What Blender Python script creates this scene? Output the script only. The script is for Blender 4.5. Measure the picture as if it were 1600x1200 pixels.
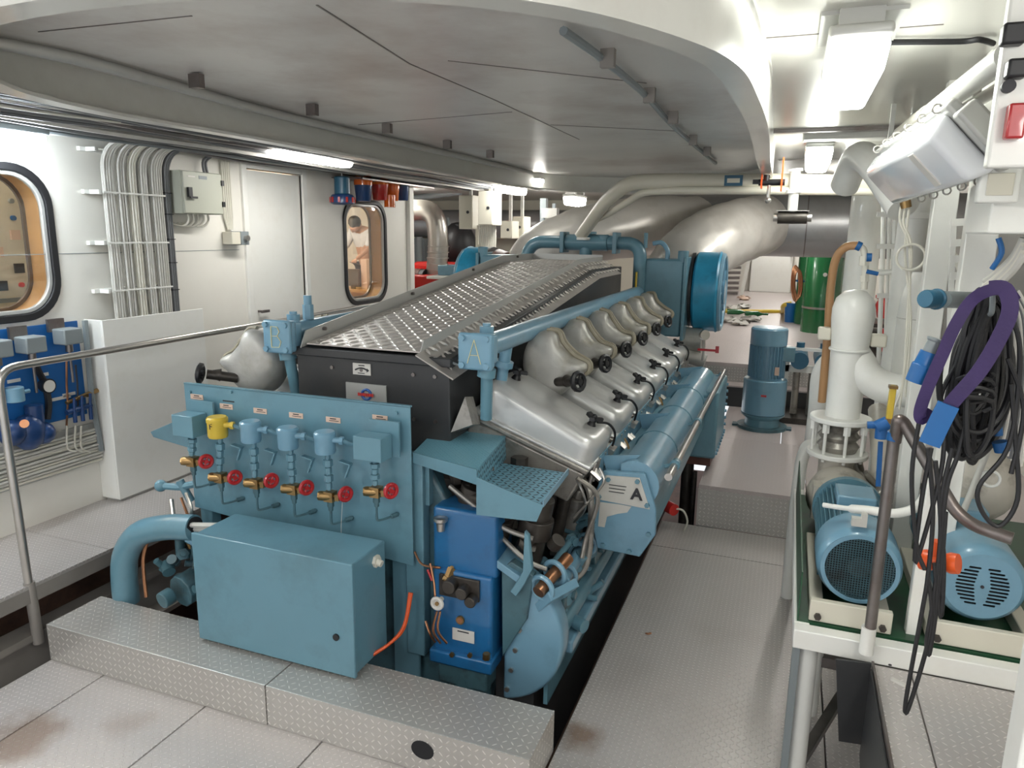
import bpy, bmesh, math, random
from mathutils import Vector, Matrix
random.seed(7)
PI = math.pi
for o in list(bpy.data.objects): bpy.data.objects.remove(o)
C = bpy.context.scene.collection
SC = bpy.context.scene

# ---------------------------------------------------------------- camera
FPX, CAMH = 1130.0, 2.2
_p, _y, _r = math.radians(11.78), math.radians(20.73), math.radians(0.77)
FW = Vector((-math.sin(_y)*math.cos(_p), math.cos(_y)*math.cos(_p), -math.sin(_p)))
_R = Vector((math.cos(_y), math.sin(_y), 0)); _U = _R.cross(FW)
RT = _R*math.cos(_r) + _U*math.sin(_r); UP = -_R*math.sin(_r) + _U*math.cos(_r)
cam = bpy.data.cameras.new('camera'); camo = bpy.data.objects.new('camera', cam); C.objects.link(camo)
cam.sensor_width = 36; cam.lens = 36*FPX/1600; cam.clip_start = 0.05; cam.clip_end = 100
camo.matrix_world = Matrix(((RT.x, UP.x, -FW.x, 0), (RT.y, UP.y, -FW.y, 0), (RT.z, UP.z, -FW.z, CAMH), (0, 0, 0, 1)))
SC.camera = camo

# ---------------------------------------------------------------- light and exposure
w = bpy.data.worlds.new('world'); SC.world = w; w.use_nodes = True
w.node_tree.nodes['Background'].inputs[0].default_value = (0.93, 0.96, 1.0, 1)
w.node_tree.nodes['Background'].inputs[1].default_value = 0.7
SC.view_settings.view_transform = 'Standard'; SC.view_settings.look = 'None'
SC.view_settings.exposure = 0.72; SC.view_settings.gamma = 1.0; SC.view_settings.use_curve_mapping = False
LAMP = 26.0          # emission of the fluorescent tubes' diffusers

def A(px, py, x=None, y=None, z=None):
    """measured pixel + one known coordinate -> point in the room"""
    d = RT*((px-800)/FPX) + UP*((600-py)/FPX) + FW
    if x is not None: t = x/d.x
    elif y is not None: t = y/d.y
    else: t = (z-CAMH)/d.z
    return Vector((0, 0, CAMH)) + d*t

# ---------------------------------------------------------------- materials
def nt(m): return m.node_tree.nodes, m.node_tree.links
def mat(name, col, rough=0.5, metal=0.0, var=0.0, vscale=3.0, bump=0.0, bscale=40.0, dirt=None, dirt_amt=0.0, dscale=2.0, coat=0.0, trans=0.0, alpha=None):
    m = bpy.data.materials.new(name); m.use_nodes = True
    N, L = nt(m); b = N['Principled BSDF']
    b.inputs['Roughness'].default_value = rough; b.inputs['Metallic'].default_value = metal
    b.inputs['Base Color'].default_value = (*col, 1); b.inputs['Coat Weight'].default_value = coat
    if trans: b.inputs['Transmission Weight'].default_value = trans
    if var or dirt:
        geo = N.new('ShaderNodeNewGeometry')
        n = N.new('ShaderNodeTexNoise'); n.inputs['Scale'].default_value = vscale; n.inputs['Detail'].default_value = 6
        L.new(geo.outputs['Position'], n.inputs['Vector'])
        mx = N.new('ShaderNodeMix'); mx.data_type = 'RGBA'
        mx.inputs[6].default_value = (*[c*(1-var) for c in col], 1); mx.inputs[7].default_value = (*[min(1, c*(1+var)) for c in col], 1)
        L.new(n.outputs['Fac'], mx.inputs[0]); out = mx.outputs[2]
        if dirt:
            n2 = N.new('ShaderNodeTexNoise'); n2.inputs['Scale'].default_value = dscale; n2.inputs['Detail'].default_value = 8; n2.inputs['Roughness'].default_value = 0.65
            L.new(geo.outputs['Position'], n2.inputs['Vector'])
            r = N.new('ShaderNodeMapRange'); r.inputs[1].default_value = 0.5; r.inputs[2].default_value = 0.72; r.inputs[4].default_value = dirt_amt
            L.new(n2.outputs['Fac'], r.inputs[0])
            m2 = N.new('ShaderNodeMix'); m2.data_type = 'RGBA'; m2.inputs[7].default_value = (*dirt, 1)
            L.new(r.outputs[0], m2.inputs[0]); L.new(out, m2.inputs[6]); out = m2.outputs[2]
        L.new(out, b.inputs['Base Color'])
    if bump:
        geo = N.new('ShaderNodeNewGeometry')
        n = N.new('ShaderNodeTexNoise'); n.inputs['Scale'].default_value = bscale; n.inputs['Detail'].default_value = 4
        L.new(geo.outputs['Position'], n.inputs['Vector'])
        bp = N.new('ShaderNodeBump'); bp.inputs['Strength'].default_value = bump; bp.inputs['Distance'].default_value = 0.01
        L.new(n.outputs['Fac'], bp.inputs['Height']); L.new(bp.outputs['Normal'], b.inputs['Normal'])
    return m

def emis(name, col, s):
    m = bpy.data.materials.new(name); m.use_nodes = True
    b = m.node_tree.nodes['Principled BSDF']; b.inputs['Base Color'].default_value = (0.8, 0.8, 0.8, 1)
    b.inputs['Emission Color'].default_value = (*col, 1); b.inputs['Emission Strength'].default_value = s
    return m

def math_node(N, L, op, a, b=None, c=None):
    n = N.new('ShaderNodeMath'); n.operation = op
    for i, v in enumerate((a, b, c)):
        if v is None: continue
        if isinstance(v, (int, float)): n.inputs[i].default_value = v
        else: L.new(v, n.inputs[i])
    return n.outputs[0]

def tread(name, col, rough, metal, cell, height=0.002, tip=1.25, dirt=(0.25, 0.18, 0.12), amt=0.3, long=0.8, thin=0.22, strength=1.0, dscale=1.2, stain=None):
    """raised-lozenge plate; UVs are metres on each face"""
    m = bpy.data.materials.new(name); m.use_nodes = True
    N, L = nt(m); b = N['Principled BSDF']; b.inputs['Metallic'].default_value = metal; b.inputs['Roughness'].default_value = rough
    uv = N.new('ShaderNodeUVMap'); uv.uv_map = 'UVMap'
    s = N.new('ShaderNodeSeparateXYZ'); L.new(uv.outputs[0], s.inputs[0])
    M = lambda *a: math_node(N, L, *a)
    u = M('DIVIDE', s.outputs[0], cell); v = M('DIVIDE', s.outputs[1], cell)
    iu, iv = M('FLOOR', u), M('FLOOR', v)
    fu, fv = M('SUBTRACT', M('SUBTRACT', u, iu), 0.5), M('SUBTRACT', M('SUBTRACT', v, iv), 0.5)
    par = M('FLOORED_MODULO', M('ADD', iu, iv), 2.0)
    sg = M('SUBTRACT', M('MULTIPLY', par, 2.0), 1.0)
    fv2 = M('MULTIPLY', fv, sg)
    a_, b_ = M('ADD', fu, fv2), M('SUBTRACT', fu, fv2)
    d = M('ADD', M('POWER', M('ABSOLUTE', M('DIVIDE', a_, long)), 2.0), M('POWER', M('ABSOLUTE', M('DIVIDE', b_, thin)), 2.0))
    r = N.new('ShaderNodeMapRange'); r.interpolation_type = 'SMOOTHSTEP'
    r.inputs[1].default_value = 1.0; r.inputs[2].default_value = 0.3; L.new(d, r.inputs[0])
    bp = N.new('ShaderNodeBump'); bp.inputs['Distance'].default_value = height; bp.inputs['Strength'].default_value = strength
    L.new(r.outputs[0], bp.inputs['Height']); L.new(bp.outputs['Normal'], b.inputs['Normal'])
    geo = N.new('ShaderNodeNewGeometry')
    n2 = N.new('ShaderNodeTexNoise'); n2.inputs['Scale'].default_value = dscale; n2.inputs['Detail'].default_value = 8; n2.inputs['Roughness'].default_value = 0.6
    L.new(geo.outputs['Position'], n2.inputs['Vector'])
    r2 = N.new('ShaderNodeMapRange'); r2.inputs[1].default_value = 0.5; r2.inputs[2].default_value = 0.8; r2.inputs[4].default_value = amt
    L.new(n2.outputs['Fac'], r2.inputs[0])
    m1 = N.new('ShaderNodeMix'); m1.data_type = 'RGBA'; m1.inputs[6].default_value = (*col, 1); m1.inputs[7].default_value = (*[min(1, c*tip) for c in col], 1)
    L.new(r.outputs[0], m1.inputs[0])
    m2 = N.new('ShaderNodeMix'); m2.data_type = 'RGBA'; m2.inputs[7].default_value = (*dirt, 1)
    L.new(r2.outputs[0], m2.inputs[0]); L.new(m1.outputs[2], m2.inputs[6]); out_ = m2.outputs[2]
    for (cx_, cy_, rr_, amt_) in (stain or ()):
        vd = N.new('ShaderNodeVectorMath'); vd.operation = 'DISTANCE'; vd.inputs[1].default_value = (cx_, cy_, 0); L.new(geo.outputs['Position'], vd.inputs[0])
        n3 = N.new('ShaderNodeTexNoise'); n3.inputs['Scale'].default_value = 7; n3.inputs['Detail'].default_value = 5; L.new(geo.outputs['Position'], n3.inputs['Vector'])
        dd = M('ADD', vd.outputs['Value'], M('MULTIPLY', M('SUBTRACT', n3.outputs['Fac'], 0.5), rr_*1.6))
        r4 = N.new('ShaderNodeMapRange'); r4.inputs[1].default_value = rr_; r4.inputs[2].default_value = rr_*.35; r4.inputs[4].default_value = amt_; L.new(dd, r4.inputs[0])
        m4 = N.new('ShaderNodeMix'); m4.data_type = 'RGBA'; m4.inputs[7].default_value = (0.22, 0.12, 0.06, 1); L.new(r4.outputs[0], m4.inputs[0]); L.new(out_, m4.inputs[6]); out_ = m4.outputs[2]
    L.new(out_, b.inputs['Base Color'])
    return m

W_WALL = mat('cream_wall_paint', (0.78, 0.76, 0.70), 0.45, var=0.03, dirt=(0.55, 0.48, 0.38), dirt_amt=0.10)
W_PAINT = mat('white_gloss_paint', (0.80, 0.80, 0.76), 0.35, var=0.03, dirt=(0.5, 0.42, 0.3), dirt_amt=0.12, dscale=6, coat=0.2)
W_CEIL = mat('ceiling_panel_metal', (0.66, 0.645, 0.62), 0.36, metal=0.3, var=0.28, vscale=1.1, dirt=(0.36, 0.28, 0.25), dirt_amt=0.75, dscale=0.9)
W_CEILR = mat('ceiling_panel_bright', (0.52, 0.51, 0.47), 0.30, metal=0.3, var=0.08, vscale=1.2, bump=0.03, bscale=300)
W_RING = mat('hatch_coaming_paint', (0.62, 0.62, 0.58), 0.28, var=0.05, dirt=(0.35, 0.3, 0.25), dirt_amt=0.25, coat=0.3)
GRIME = mat('grimy_offwhite_paint', (0.50, 0.47, 0.41), 0.45, var=0.15, vscale=8, dirt=(0.14, 0.10, 0.07), dirt_amt=0.75, dscale=9)
CREAM = mat('cream_enamel', (0.66, 0.63, 0.53), 0.45, var=0.03)
CABG = mat('grey_cable_sheath', (0.56, 0.55, 0.51), 0.5, var=0.12, vscale=9, dirt=(0.3, 0.26, 0.2), dirt_amt=0.2, dscale=5)
CABW = mat('white_cable_sheath', (0.66, 0.64, 0.56), 0.5, var=0.1, vscale=8)
CABD = mat('dark_grey_cable', (0.14, 0.145, 0.15), 0.5)
BLK = mat('black_rubber', (0.012, 0.012, 0.014), 0.45)
BLKP = mat('black_painted_steel', (0.035, 0.036, 0.038), 0.42, var=0.25, vscale=5, dirt=(0.08, 0.07, 0.06), dirt_amt=0.5)
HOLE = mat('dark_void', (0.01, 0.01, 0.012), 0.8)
ENG = mat('engine_blue_paint', (0.12, 0.255, 0.325), 0.33, var=0.10, vscale=3, dirt=(0.07, 0.13, 0.15), dirt_amt=0.45, dscale=3.5, coat=0.15)
ENGL = mat('engine_light_blue_paint', (0.165, 0.325, 0.44), 0.30, var=0.08, vscale=4, dirt=(0.08, 0.16, 0.18), dirt_amt=0.3, dscale=5, coat=0.3)
ENGD = mat('oily_engine_blue', (0.06, 0.135, 0.165), 0.35, var=0.3, vscale=9, dirt=(0.03, 0.03, 0.028), dirt_amt=0.8, dscale=6)
GOV = mat('governor_bright_blue', (0.015, 0.13, 0.32), 0.28, var=0.12, dirt=(0.02, 0.05, 0.09), dirt_amt=0.4, dscale=6, coat=0.4)
BOARD = mat('board_blue', (0.01, 0.105, 0.33), 0.45, var=0.1)
TEALB = mat('turbo_bright_blue', (0.03, 0.30, 0.50), 0.35, var=0.3, vscale=5, dirt=(0.02, 0.10, 0.16), dirt_amt=0.6, dscale=4)
ALU = mat('cast_aluminium_paint', (0.60, 0.60, 0.59), 0.34, metal=0.45, var=0.06, vscale=5, dirt=(0.45, 0.43, 0.38), dirt_amt=0.3, bump=0.02, bscale=60)
BOOT = mat('insulation_cloth_silver', (0.46, 0.45, 0.42), 0.45, metal=0.3, var=0.2, vscale=10, dirt=(0.28, 0.25, 0.17), dirt_amt=0.6, dscale=7, bump=0.25, bscale=22)
HEAD = mat('oily_grey_iron', (0.33, 0.31, 0.28), 0.33, metal=0.5, var=0.3, vscale=14, dirt=(0.05, 0.04, 0.03), dirt_amt=0.7, dscale=9)
IRON = mat('dark_oily_iron', (0.06, 0.052, 0.045), 0.38, metal=0.4, var=0.5, vscale=12, dirt=(0.02, 0.015, 0.012), dirt_amt=0.7, dscale=8)
STEEL = mat('bare_steel_pipe', (0.50, 0.48, 0.45), 0.3, metal=0.9, var=0.15, vscale=10)
DSTEEL = mat('worn_steel_tube', (0.22, 0.20, 0.19), 0.35, metal=0.8, var=0.35, vscale=9, dirt=(0.14, 0.07, 0.05), dirt_amt=0.4, dscale=6)
GALV = mat('galvanised_sheet', (0.47, 0.47, 0.45), 0.42, metal=0.35, var=0.12, vscale=2)
DUCT = mat('duct_sheet_steel', (0.40, 0.40, 0.40), 0.36, metal=0.5, var=0.10, vscale=2, dirt=(0.22, 0.2, 0.19), dirt_amt=0.4)
LAG = mat('lagging_cloth', (0.66, 0.635, 0.59), 0.40, metal=0.3, var=0.12, vscale=3, dirt=(0.40, 0.36, 0.30), dirt_amt=0.4, dscale=2.5, bump=0.3, bscale=7)
RUST = mat('red_brown_casing', (0.14, 0.05, 0.035), 0.5, var=0.4, vscale=5, dirt=(0.04, 0.03, 0.03), dirt_amt=0.7)
BILGE = mat('bilge_red_brown', (0.20, 0.12, 0.09), 0.5, var=0.35, vscale=3, dirt=(0.03, 0.03, 0.03), dirt_amt=0.8)
BEAMP = mat('dusty_grey_beam', (0.26, 0.24, 0.22), 0.55, var=0.3, vscale=4)
WOOD = mat('varnished_wood', (0.52, 0.30, 0.12), 0.35, var=0.2, vscale=5)
BRASS = mat('brass', (0.33, 0.21, 0.09), 0.3, metal=0.9, var=0.2, vscale=20)
COPPER = mat('copper_tube', (0.50, 0.24, 0.13), 0.3, metal=0.9)
RED = mat('red_handwheel_paint', (0.42, 0.015, 0.02), 0.3, coat=0.4)
REDE = mat('red_engine_paint', (0.62, 0.025, 0.02), 0.35, var=0.15, coat=0.2)
YEL = mat('yellow_paint', (0.60, 0.43, 0.05), 0.35, var=0.08)
BLUEP = mat('blue_plastic', (0.008, 0.11, 0.33), 0.4)
NAVY = mat('navy_plastic', (0.015, 0.05, 0.16), 0.3, dirt=(0.01, 0.02, 0.05), dirt_amt=0.5)
LTEAL = mat('teal_lantern_body', (0.02, 0.10, 0.17), 0.35)
PURP = mat('purple_webbing', (0.030, 0.012, 0.085), 0.6, var=0.25, vscale=12, bump=0.2, bscale=80)
GREEN = mat('green_tank_paint', (0.012, 0.125, 0.038), 0.25, var=0.08, coat=0.5)
DGREEN = mat('dark_green_skid_paint', (0.012, 0.07, 0.03), 0.4, dirt=(0.03, 0.03, 0.025), dirt_amt=0.7, dscale=8)
ORNG = mat('orange_plastic', (0.75, 0.10, 0.015), 0.35)
ORG2 = mat('orange_lantern_glass', (0.80, 0.16, 0.02), 0.2, coat=0.5)
REDG = mat('red_lantern_glass', (0.45, 0.02, 0.015), 0.2, coat=0.5)
HOSE = mat('tan_rubber_hose', (0.40, 0.22, 0.10), 0.4, var=0.08)
GREYP = mat('grey_switch_box', (0.22, 0.25, 0.26), 0.45, var=0.06)
LABEL = mat('engraved_label', (0.68, 0.50, 0.40), 0.5)
WLAB = mat('white_label', (0.62, 0.60, 0.56), 0.5)
INK = mat('dark_print', (0.03, 0.03, 0.035), 0.6)
YINK = mat('yellow_marker_paint', (0.72, 0.66, 0.38), 0.5)
LOGOB = mat('blue_logo_print', (0.02, 0.10, 0.35), 0.4)
LOGOR = mat('red_logo_print', (0.60, 0.05, 0.04), 0.4)
GLASS = mat('window_glass', (1, 1, 1), 0.02, trans=1.0)
CLEAR = mat('lamp_clear_cover', (0.75, 0.77, 0.80), 0.15, coat=0.5)
LIT = emis('fluorescent_tube_light', (1.0, 0.98, 0.93), LAMP)
LITN = emis('near_tube_light', (0.97, 1.0, 0.93), 17)
LITC = emis('cool_fluorescent_light', (0.85, 0.94, 1.0), LAMP)
INSIDE = emis('warm_room_lamp', (1.0, 0.85, 0.65), 9)
FLOORM = tread('checker_plate_floor', (0.52, 0.49, 0.475), 0.36, 0.35, 0.026, tip=1.5, long=0.62, thin=0.15, amt=0.28, dirt=(0.30, 0.25, 0.22), stain=((-3.0, 1.86, .22, .6), (-2.62, 2.10, .13, .25), (-.70, 2.78, .12, .7)))
STEPM = tread('checker_plate_step', (0.48, 0.465, 0.44), 0.33, 0.45, 0.032, tip=1.65, long=0.60, thin=0.15, amt=0.25, dirt=(0.24, 0.20, 0.17))
TIP = mat('worn_tread_tips', (0.66, 0.63, 0.59), 0.32, metal=0.5, var=0.1)
SEAM = mat('stitched_cloth_edge', (0.30, 0.27, 0.20), 0.6, var=0.3, vscale=20)
GRATE = mat('engine_top_tread', (0.46, 0.43, 0.40), 0.42, metal=0.2, var=0.15, vscale=4, dirt=(0.25, 0.20, 0.17), dirt_amt=0.5, dscale=3)
BTREAD = tread('blue_tread', (0.15, 0.35, 0.44), 0.33, 0.1, 0.022, tip=1.12, amt=0.35, dirt=(0.08, 0.15, 0.18))
FARF = tread('far_floor_plate', (0.52, 0.46, 0.45), 0.4, 0.2, 0.03, height=0.001, tip=1.05, amt=0.2, dirt=(0.34, 0.29, 0.27))
SAGE = mat('sage_enamel', (0.42, 0.43, 0.36), 0.45, var=0.03)
BPERF = tread('blue_slotted_plate', (0.14, 0.31, 0.40), 0.4, 0.0, 0.030, tip=0.12, amt=0.1, dirt=(0.08, 0.15, 0.18), long=0.75, thin=0.28)

# ---------------------------------------------------------------- mesh builder
def V(*a): return Vector(a) if len(a) == 3 else Vector(a[0])
def frame(d, up=None):
    d = V(d).normalized()
    u = V(up) if up is not None else (Vector((0, 0, 1)) if abs(d.z) < 0.95 else Vector((1, 0, 0)))
    s = d.cross(u).normalized(); return s, s.cross(d).normalized(), d

class MB:
    def __init__(s): s.bm = bmesh.new()
    def face(s, vs):
        try: return s.bm.faces.new(vs)
        except ValueError: return None
    def hexa(s, p):       # 8 points: bottom ring 4, top ring 4
        v = [s.bm.verts.new(q) for q in p]
        for f in ((0, 3, 2, 1), (4, 5, 6, 7), (0, 1, 5, 4), (1, 2, 6, 5), (2, 3, 7, 6), (3, 0, 4, 7)): s.face([v[i] for i in f])
        return s
    def bx(s, x0, x1, y0, y1, z0, z1):
        return s.hexa([(x0, y0, z0), (x1, y0, z0), (x1, y1, z0), (x0, y1, z0), (x0, y0, z1), (x1, y0, z1), (x1, y1, z1), (x0, y1, z1)])
    def box(s, c, sz, rot=None):
        R = rot or Matrix.Identity(3); c = V(c); h = [q/2 for q in sz]
        P = [(-1, -1, -1), (1, -1, -1), (1, 1, -1), (-1, 1, -1), (-1, -1, 1), (1, -1, 1), (1, 1, 1), (-1, 1, 1)]
        return s.hexa([c + R @ Vector((a*h[0], b*h[1], d*h[2])) for a, b, d in P])
    def bar(s, p0, p1, w_, h_, up=(0, 0, 1)):     # rectangular bar between two points
        p0, p1 = V(p0), V(p1); a, b, d = frame(p1-p0, up)
        return s.hexa([p + a*(i*w_/2) + b*(j*h_/2) for p in (p0, p1) for i, j in ((-1, -1), (1, -1), (1, 1), (-1, 1))])
    def ring(s, c, a, b, r, n, ph=0): return [s.bm.verts.new(c + a*(r*math.cos(2*PI*i/n+ph)) + b*(r*math.sin(2*PI*i/n+ph))) for i in range(n)]
    def bridge(s, r0, r1):
        n = len(r0)
        for i in range(n): s.face([r0[i], r0[(i+1) % n], r1[(i+1) % n], r1[i]])
    def lathe(s, o, d, prof, n=24, cap=True, up=None, ph=0):   # prof: list of (distance along d, radius)
        o = V(o); a, b, d = frame(d, up); rs = [s.ring(o + d*t, a, b, max(r, 1e-4), n, ph) for t, r in prof]
        for i in range(len(rs)-1): s.bridge(rs[i], rs[i+1])
        if cap:
            s.face(rs[0][::-1]); s.face(rs[-1])
        return s
    def cyl(s, p0, p1, r, r1=None, n=18, ph=0):
        p0, p1 = V(p0), V(p1); L_ = (p1-p0).length
        return s.lathe(p0, p1-p0, [(0, r), (L_, r if r1 is None else r1)], n, ph=ph)
    def hexn(s, p0, p1, r): return s.cyl(p0, p1, r, n=6)
    def tube(s, pts, r, n=8, closed=False, flat=None):
        pts = [V(p) for p in pts]; m = len(pts); T = []
        for i in range(m):
            a = pts[(i-1) % m] if (closed or i > 0) else pts[i]; b = pts[(i+1) % m] if (closed or i < m-1) else pts[i]
            t = b-a; T.append(t.normalized() if t.length > 1e-9 else Vector((0, 0, 1)))
        a, b, _ = frame(T[0]); rs = []
        for i in range(m):
            if i:
                q = T[i-1].rotation_difference(T[i]); a = q @ a; b = q @ b
            rr = r[i] if isinstance(r, (list, tuple)) else r
            k = flat or 1.0
            rs.append([s.bm.verts.new(pts[i] + a*(rr*math.cos(2*PI*j/n)) + b*(rr*k*math.sin(2*PI*j/n))) for j in range(n)])
        for i in range(m-1): s.bridge(rs[i], rs[i+1])
        if closed: s.bridge(rs[-1], rs[0])
        else: s.face(rs[0][::-1]); s.face(rs[-1])
        return s
    def torus(s, c, axis, R, r, n=24, k=8):
        a, b, d = frame(axis); c = V(c)
        return s.tube([c + a*(R*math.cos(2*PI*i/n)) + b*(R*math.sin(2*PI*i/n)) for i in range(n)], r, k, closed=True)
    def prism(s, poly, ext):
        ext = V(ext); a = [s.bm.verts.new(V(p)) for p in poly]; b = [s.bm.verts.new(V(p)+ext) for p in poly]
        s.face(a[::-1]); s.face(b); s.bridge(a, b); return s
    def sph(s, c, r, n=14, sc=(1, 1, 1)):
        c = V(c); m = n//2; rs = []
        for i in range(1, m):
            t = PI*i/m; rs.append([s.bm.verts.new(c + Vector((r*math.sin(t)*math.cos(2*PI*j/n)*sc[0], r*math.sin(t)*math.sin(2*PI*j/n)*sc[1], r*math.cos(t)*sc[2]))) for j in range(n)])
        for i in range(len(rs)-1): s.bridge(rs[i], rs[i+1])
        t0 = s.bm.verts.new(c+Vector((0, 0, r*sc[2]))); t1 = s.bm.verts.new(c-Vector((0, 0, r*sc[2])))
        for j in range(n): s.face([t0, rs[0][j], rs[0][(j+1) % n]]); s.face([t1, rs[-1][(j+1) % n], rs[-1][j]])
        return s
    def holed(s, outer, holes, fn, th):      # flat plate with holes; fn maps (u,v,w) to space, w = depth
        lay = []
        for w_ in (0, th):
            ed = []; loops = []
            for lp in [outer]+holes:
                vs = [s.bm.verts.new(fn(u, v, w_)) for u, v in lp]; loops.append(vs)
                for i in range(len(vs)): ed.append(s.bm.edges.new((vs[i], vs[(i+1) % len(vs)])))
            bmesh.ops.triangle_fill(s.bm, edges=ed, use_beauty=True, use_dissolve=False); lay.append(loops)
        for a, b in zip(*lay): s.bridge(a, b)
        return s

def root_of(o):
    while o.parent: o = o.parent
    return o
def obj(name, mb, m, parent=None, bevel=0.0, seg=2, sub=0, ang=38, mirror=None):
    bm = mb.bm
    if mirror is not None:
        for v in bm.verts: v.co.x = 2*mirror - v.co.x
    if parent is not None:
        off = root_of(parent).location
        if off.length: bmesh.ops.translate(bm, verts=bm.verts, vec=-off)
    else: off = Vector((0, 0, 0))
    bmesh.ops.recalc_face_normals(bm, faces=bm.faces)
    uvl = bm.loops.layers.uv.new('UVMap')
    for f in bm.faces:
        f.smooth = True; n = f.normal; ax = max(range(3), key=lambda i: abs(n[i]))
        for l in f.loops:
            c = l.vert.co + off
            l[uvl].uv = ((c.y, c.z), (c.x, c.z), (c.x, c.y))[ax]
    for e in bm.edges:
        if len(e.link_faces) == 2 and e.calc_face_angle(0) > math.radians(ang): e.smooth = False
    me = bpy.data.meshes.new(name); bm.to_mesh(me); bm.free()
    me.materials.append(m)
    o = bpy.data.objects.new(name, me); C.objects.link(o); o.parent = parent
    if bevel:
        b = o.modifiers.new('bevel', 'BEVEL'); b.width = bevel; b.segments = seg; b.limit_method = 'ANGLE'; b.angle_limit = math.radians(30)
        b.harden_normals = False
        for p in me.polygons: p.use_smooth = True
        if seg >= 3: me.attributes.remove(me.attributes['sharp_edge']) if 'sharp_edge' in me.attributes else None
    if sub:
        q = o.modifiers.new('sub', 'SUBSURF'); q.levels = sub; q.render_levels = sub
    return o
def tag(o, label=None, cat=None, group=None, kind=None):
    if label: o['label'] = label
    if cat: o['category'] = cat
    if group: o['group'] = group
    if kind: o['kind'] = kind
    return o
def thing(name, loc, label, cat, group=None):
    o = bpy.data.objects.new(name, None); C.objects.link(o); o.location = loc; o.empty_display_size = 0.1
    return tag(o, label, cat, group)
def solo(name, mb, m, label, cat, group=None, **k): return tag(obj(name, mb, m, None, **k), label, cat, group)
def struct(name, mb, m, label, **k): return tag(obj(name, mb, m, None, **k), label, name.split('_')[0], None, 'structure')
def text(name, s, m, parent, pos, size, right, up, ext=0.0008, font_bold=False):
    cu = bpy.data.curves.new(name, 'FONT'); cu.body = s; cu.size = size; cu.extrude = ext; cu.align_x = 'CENTER'; cu.align_y = 'CENTER'
    if font_bold: cu.offset = size*0.03
    t = bpy.data.objects.new(name, cu); C.objects.link(t)
    dg = bpy.context.evaluated_depsgraph_get(); me = bpy.data.meshes.new_from_object(t.evaluated_get(dg))
    bpy.data.objects.remove(t)
    r = V(right).normalized(); u = V(up); u = (u - r*u.dot(r)).normalized(); n = r.cross(u)
    M = Matrix(((r.x, u.x, n.x, pos[0]), (r.y, u.y, n.y, pos[1]), (r.z, u.z, n.z, pos[2]), (0, 0, 0, 1)))
    me.transform(M)
    if parent is not None: me.transform(Matrix.Translation(-root_of(parent).location))
    me.materials.clear(); me.materials.append(m)
    o = bpy.data.objects.new(name, me); C.objects.link(o); o.parent = parent; return o
def copy_tree(o, parent=None):
    c = o.copy(); C.objects.link(c); c.parent = parent
    for ch in list(o.children): copy_tree(ch, c)
    return c
def rrect(u0, u1, v0, v1, r, n=8):
    out = []
    for cx, cy, a0 in ((u1-r, v1-r, 0), (u0+r, v1-r, PI/2), (u0+r, v0+r, PI), (u1-r, v0+r, 1.5*PI)):
        for i in range(n+1): t = a0 + PI/2*i/n; out.append((cx+r*math.cos(t), cy+r*math.sin(t)))
    return out
def circ(cu, cv, r, n=24, ph=0): return [(cu+r*math.cos(2*PI*i/n+ph), cv+r*math.sin(2*PI*i/n+ph)) for i in range(n)]
def fillet(pts, r, n=6):
    pts = [V(p) for p in pts]; out = [pts[0]]
    for i in range(1, len(pts)-1):
        a, b, c = pts[i-1], pts[i], pts[i+1]; d0 = (a-b); d1 = (c-b); k = min(r, d0.length*0.49, d1.length*0.49)
        p0 = b + d0.normalized()*k; p1 = b + d1.normalized()*k
        for j in range(n+1): t = j/n; out.append(p0*(1-t)**2 + b*2*t*(1-t) + p1*t*t)
    out.append(pts[-1]); return out
def crom(pts, n=6, closed=False):
    pts = [V(p) for p in pts]; m = len(pts); out = []
    for i in range(m if closed else m-1):
        g = lambda k: pts[k % m] if closed else pts[max(0, min(m-1, k))]
        p0, p1, p2, p3 = g(i-1), g(i), g(i+1), g(i+2)
        for j in range(n):
            t = j/n; out.append(0.5*((2*p1)+(p2-p0)*t+(2*p0-5*p1+4*p2-p3)*t*t+(3*p1-p0-3*p2+p3)*t**3))
    if not closed: out.append(pts[-1])
    return out

def split_obj(name, mb, m, parent, pad=0.004, **k):
    """one object per cluster of touching shells"""
    bm = mb.bm; bm.verts.ensure_lookup_table(); seen = set(); comps = []
    for v in bm.verts:
        if v.index in seen: continue
    bm.verts.index_update(); idx = {}
    for v in bm.verts:
        if v in idx: continue
        st_ = [v]; idx[v] = len(comps); comp = []
        while st_:
            q = st_.pop(); comp.append(q)
            for e in q.link_edges:
                w_ = e.other_vert(q)
                if w_ not in idx: idx[w_] = idx[v]; st_.append(w_)
        comps.append(comp)
    bb = [[min(v.co[i] for v in c)-pad for i in range(3)]+[max(v.co[i] for v in c)+pad for i in range(3)] for c in comps]
    par = list(range(len(comps)))
    def find(i):
        while par[i] != i: i = par[i]
        return i
    for i in range(len(comps)):
        for j in range(i):
            if all(bb[i][a] <= bb[j][a+3] and bb[j][a] <= bb[i][a+3] for a in range(3)): par[find(i)] = find(j)
    groups = {}
    for i in range(len(comps)): groups.setdefault(find(i), []).extend(comps[i])
    out = []
    for g in groups.values():
        n_ = MB(); mp = {v: n_.bm.verts.new(v.co) for v in g}
        fs = {f for v in g for f in v.link_faces}
        for f in fs: n_.face([mp[v] for v in f.verts])
        out.append(obj(name, n_, m, parent, **k))
    bm.free(); return out
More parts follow.
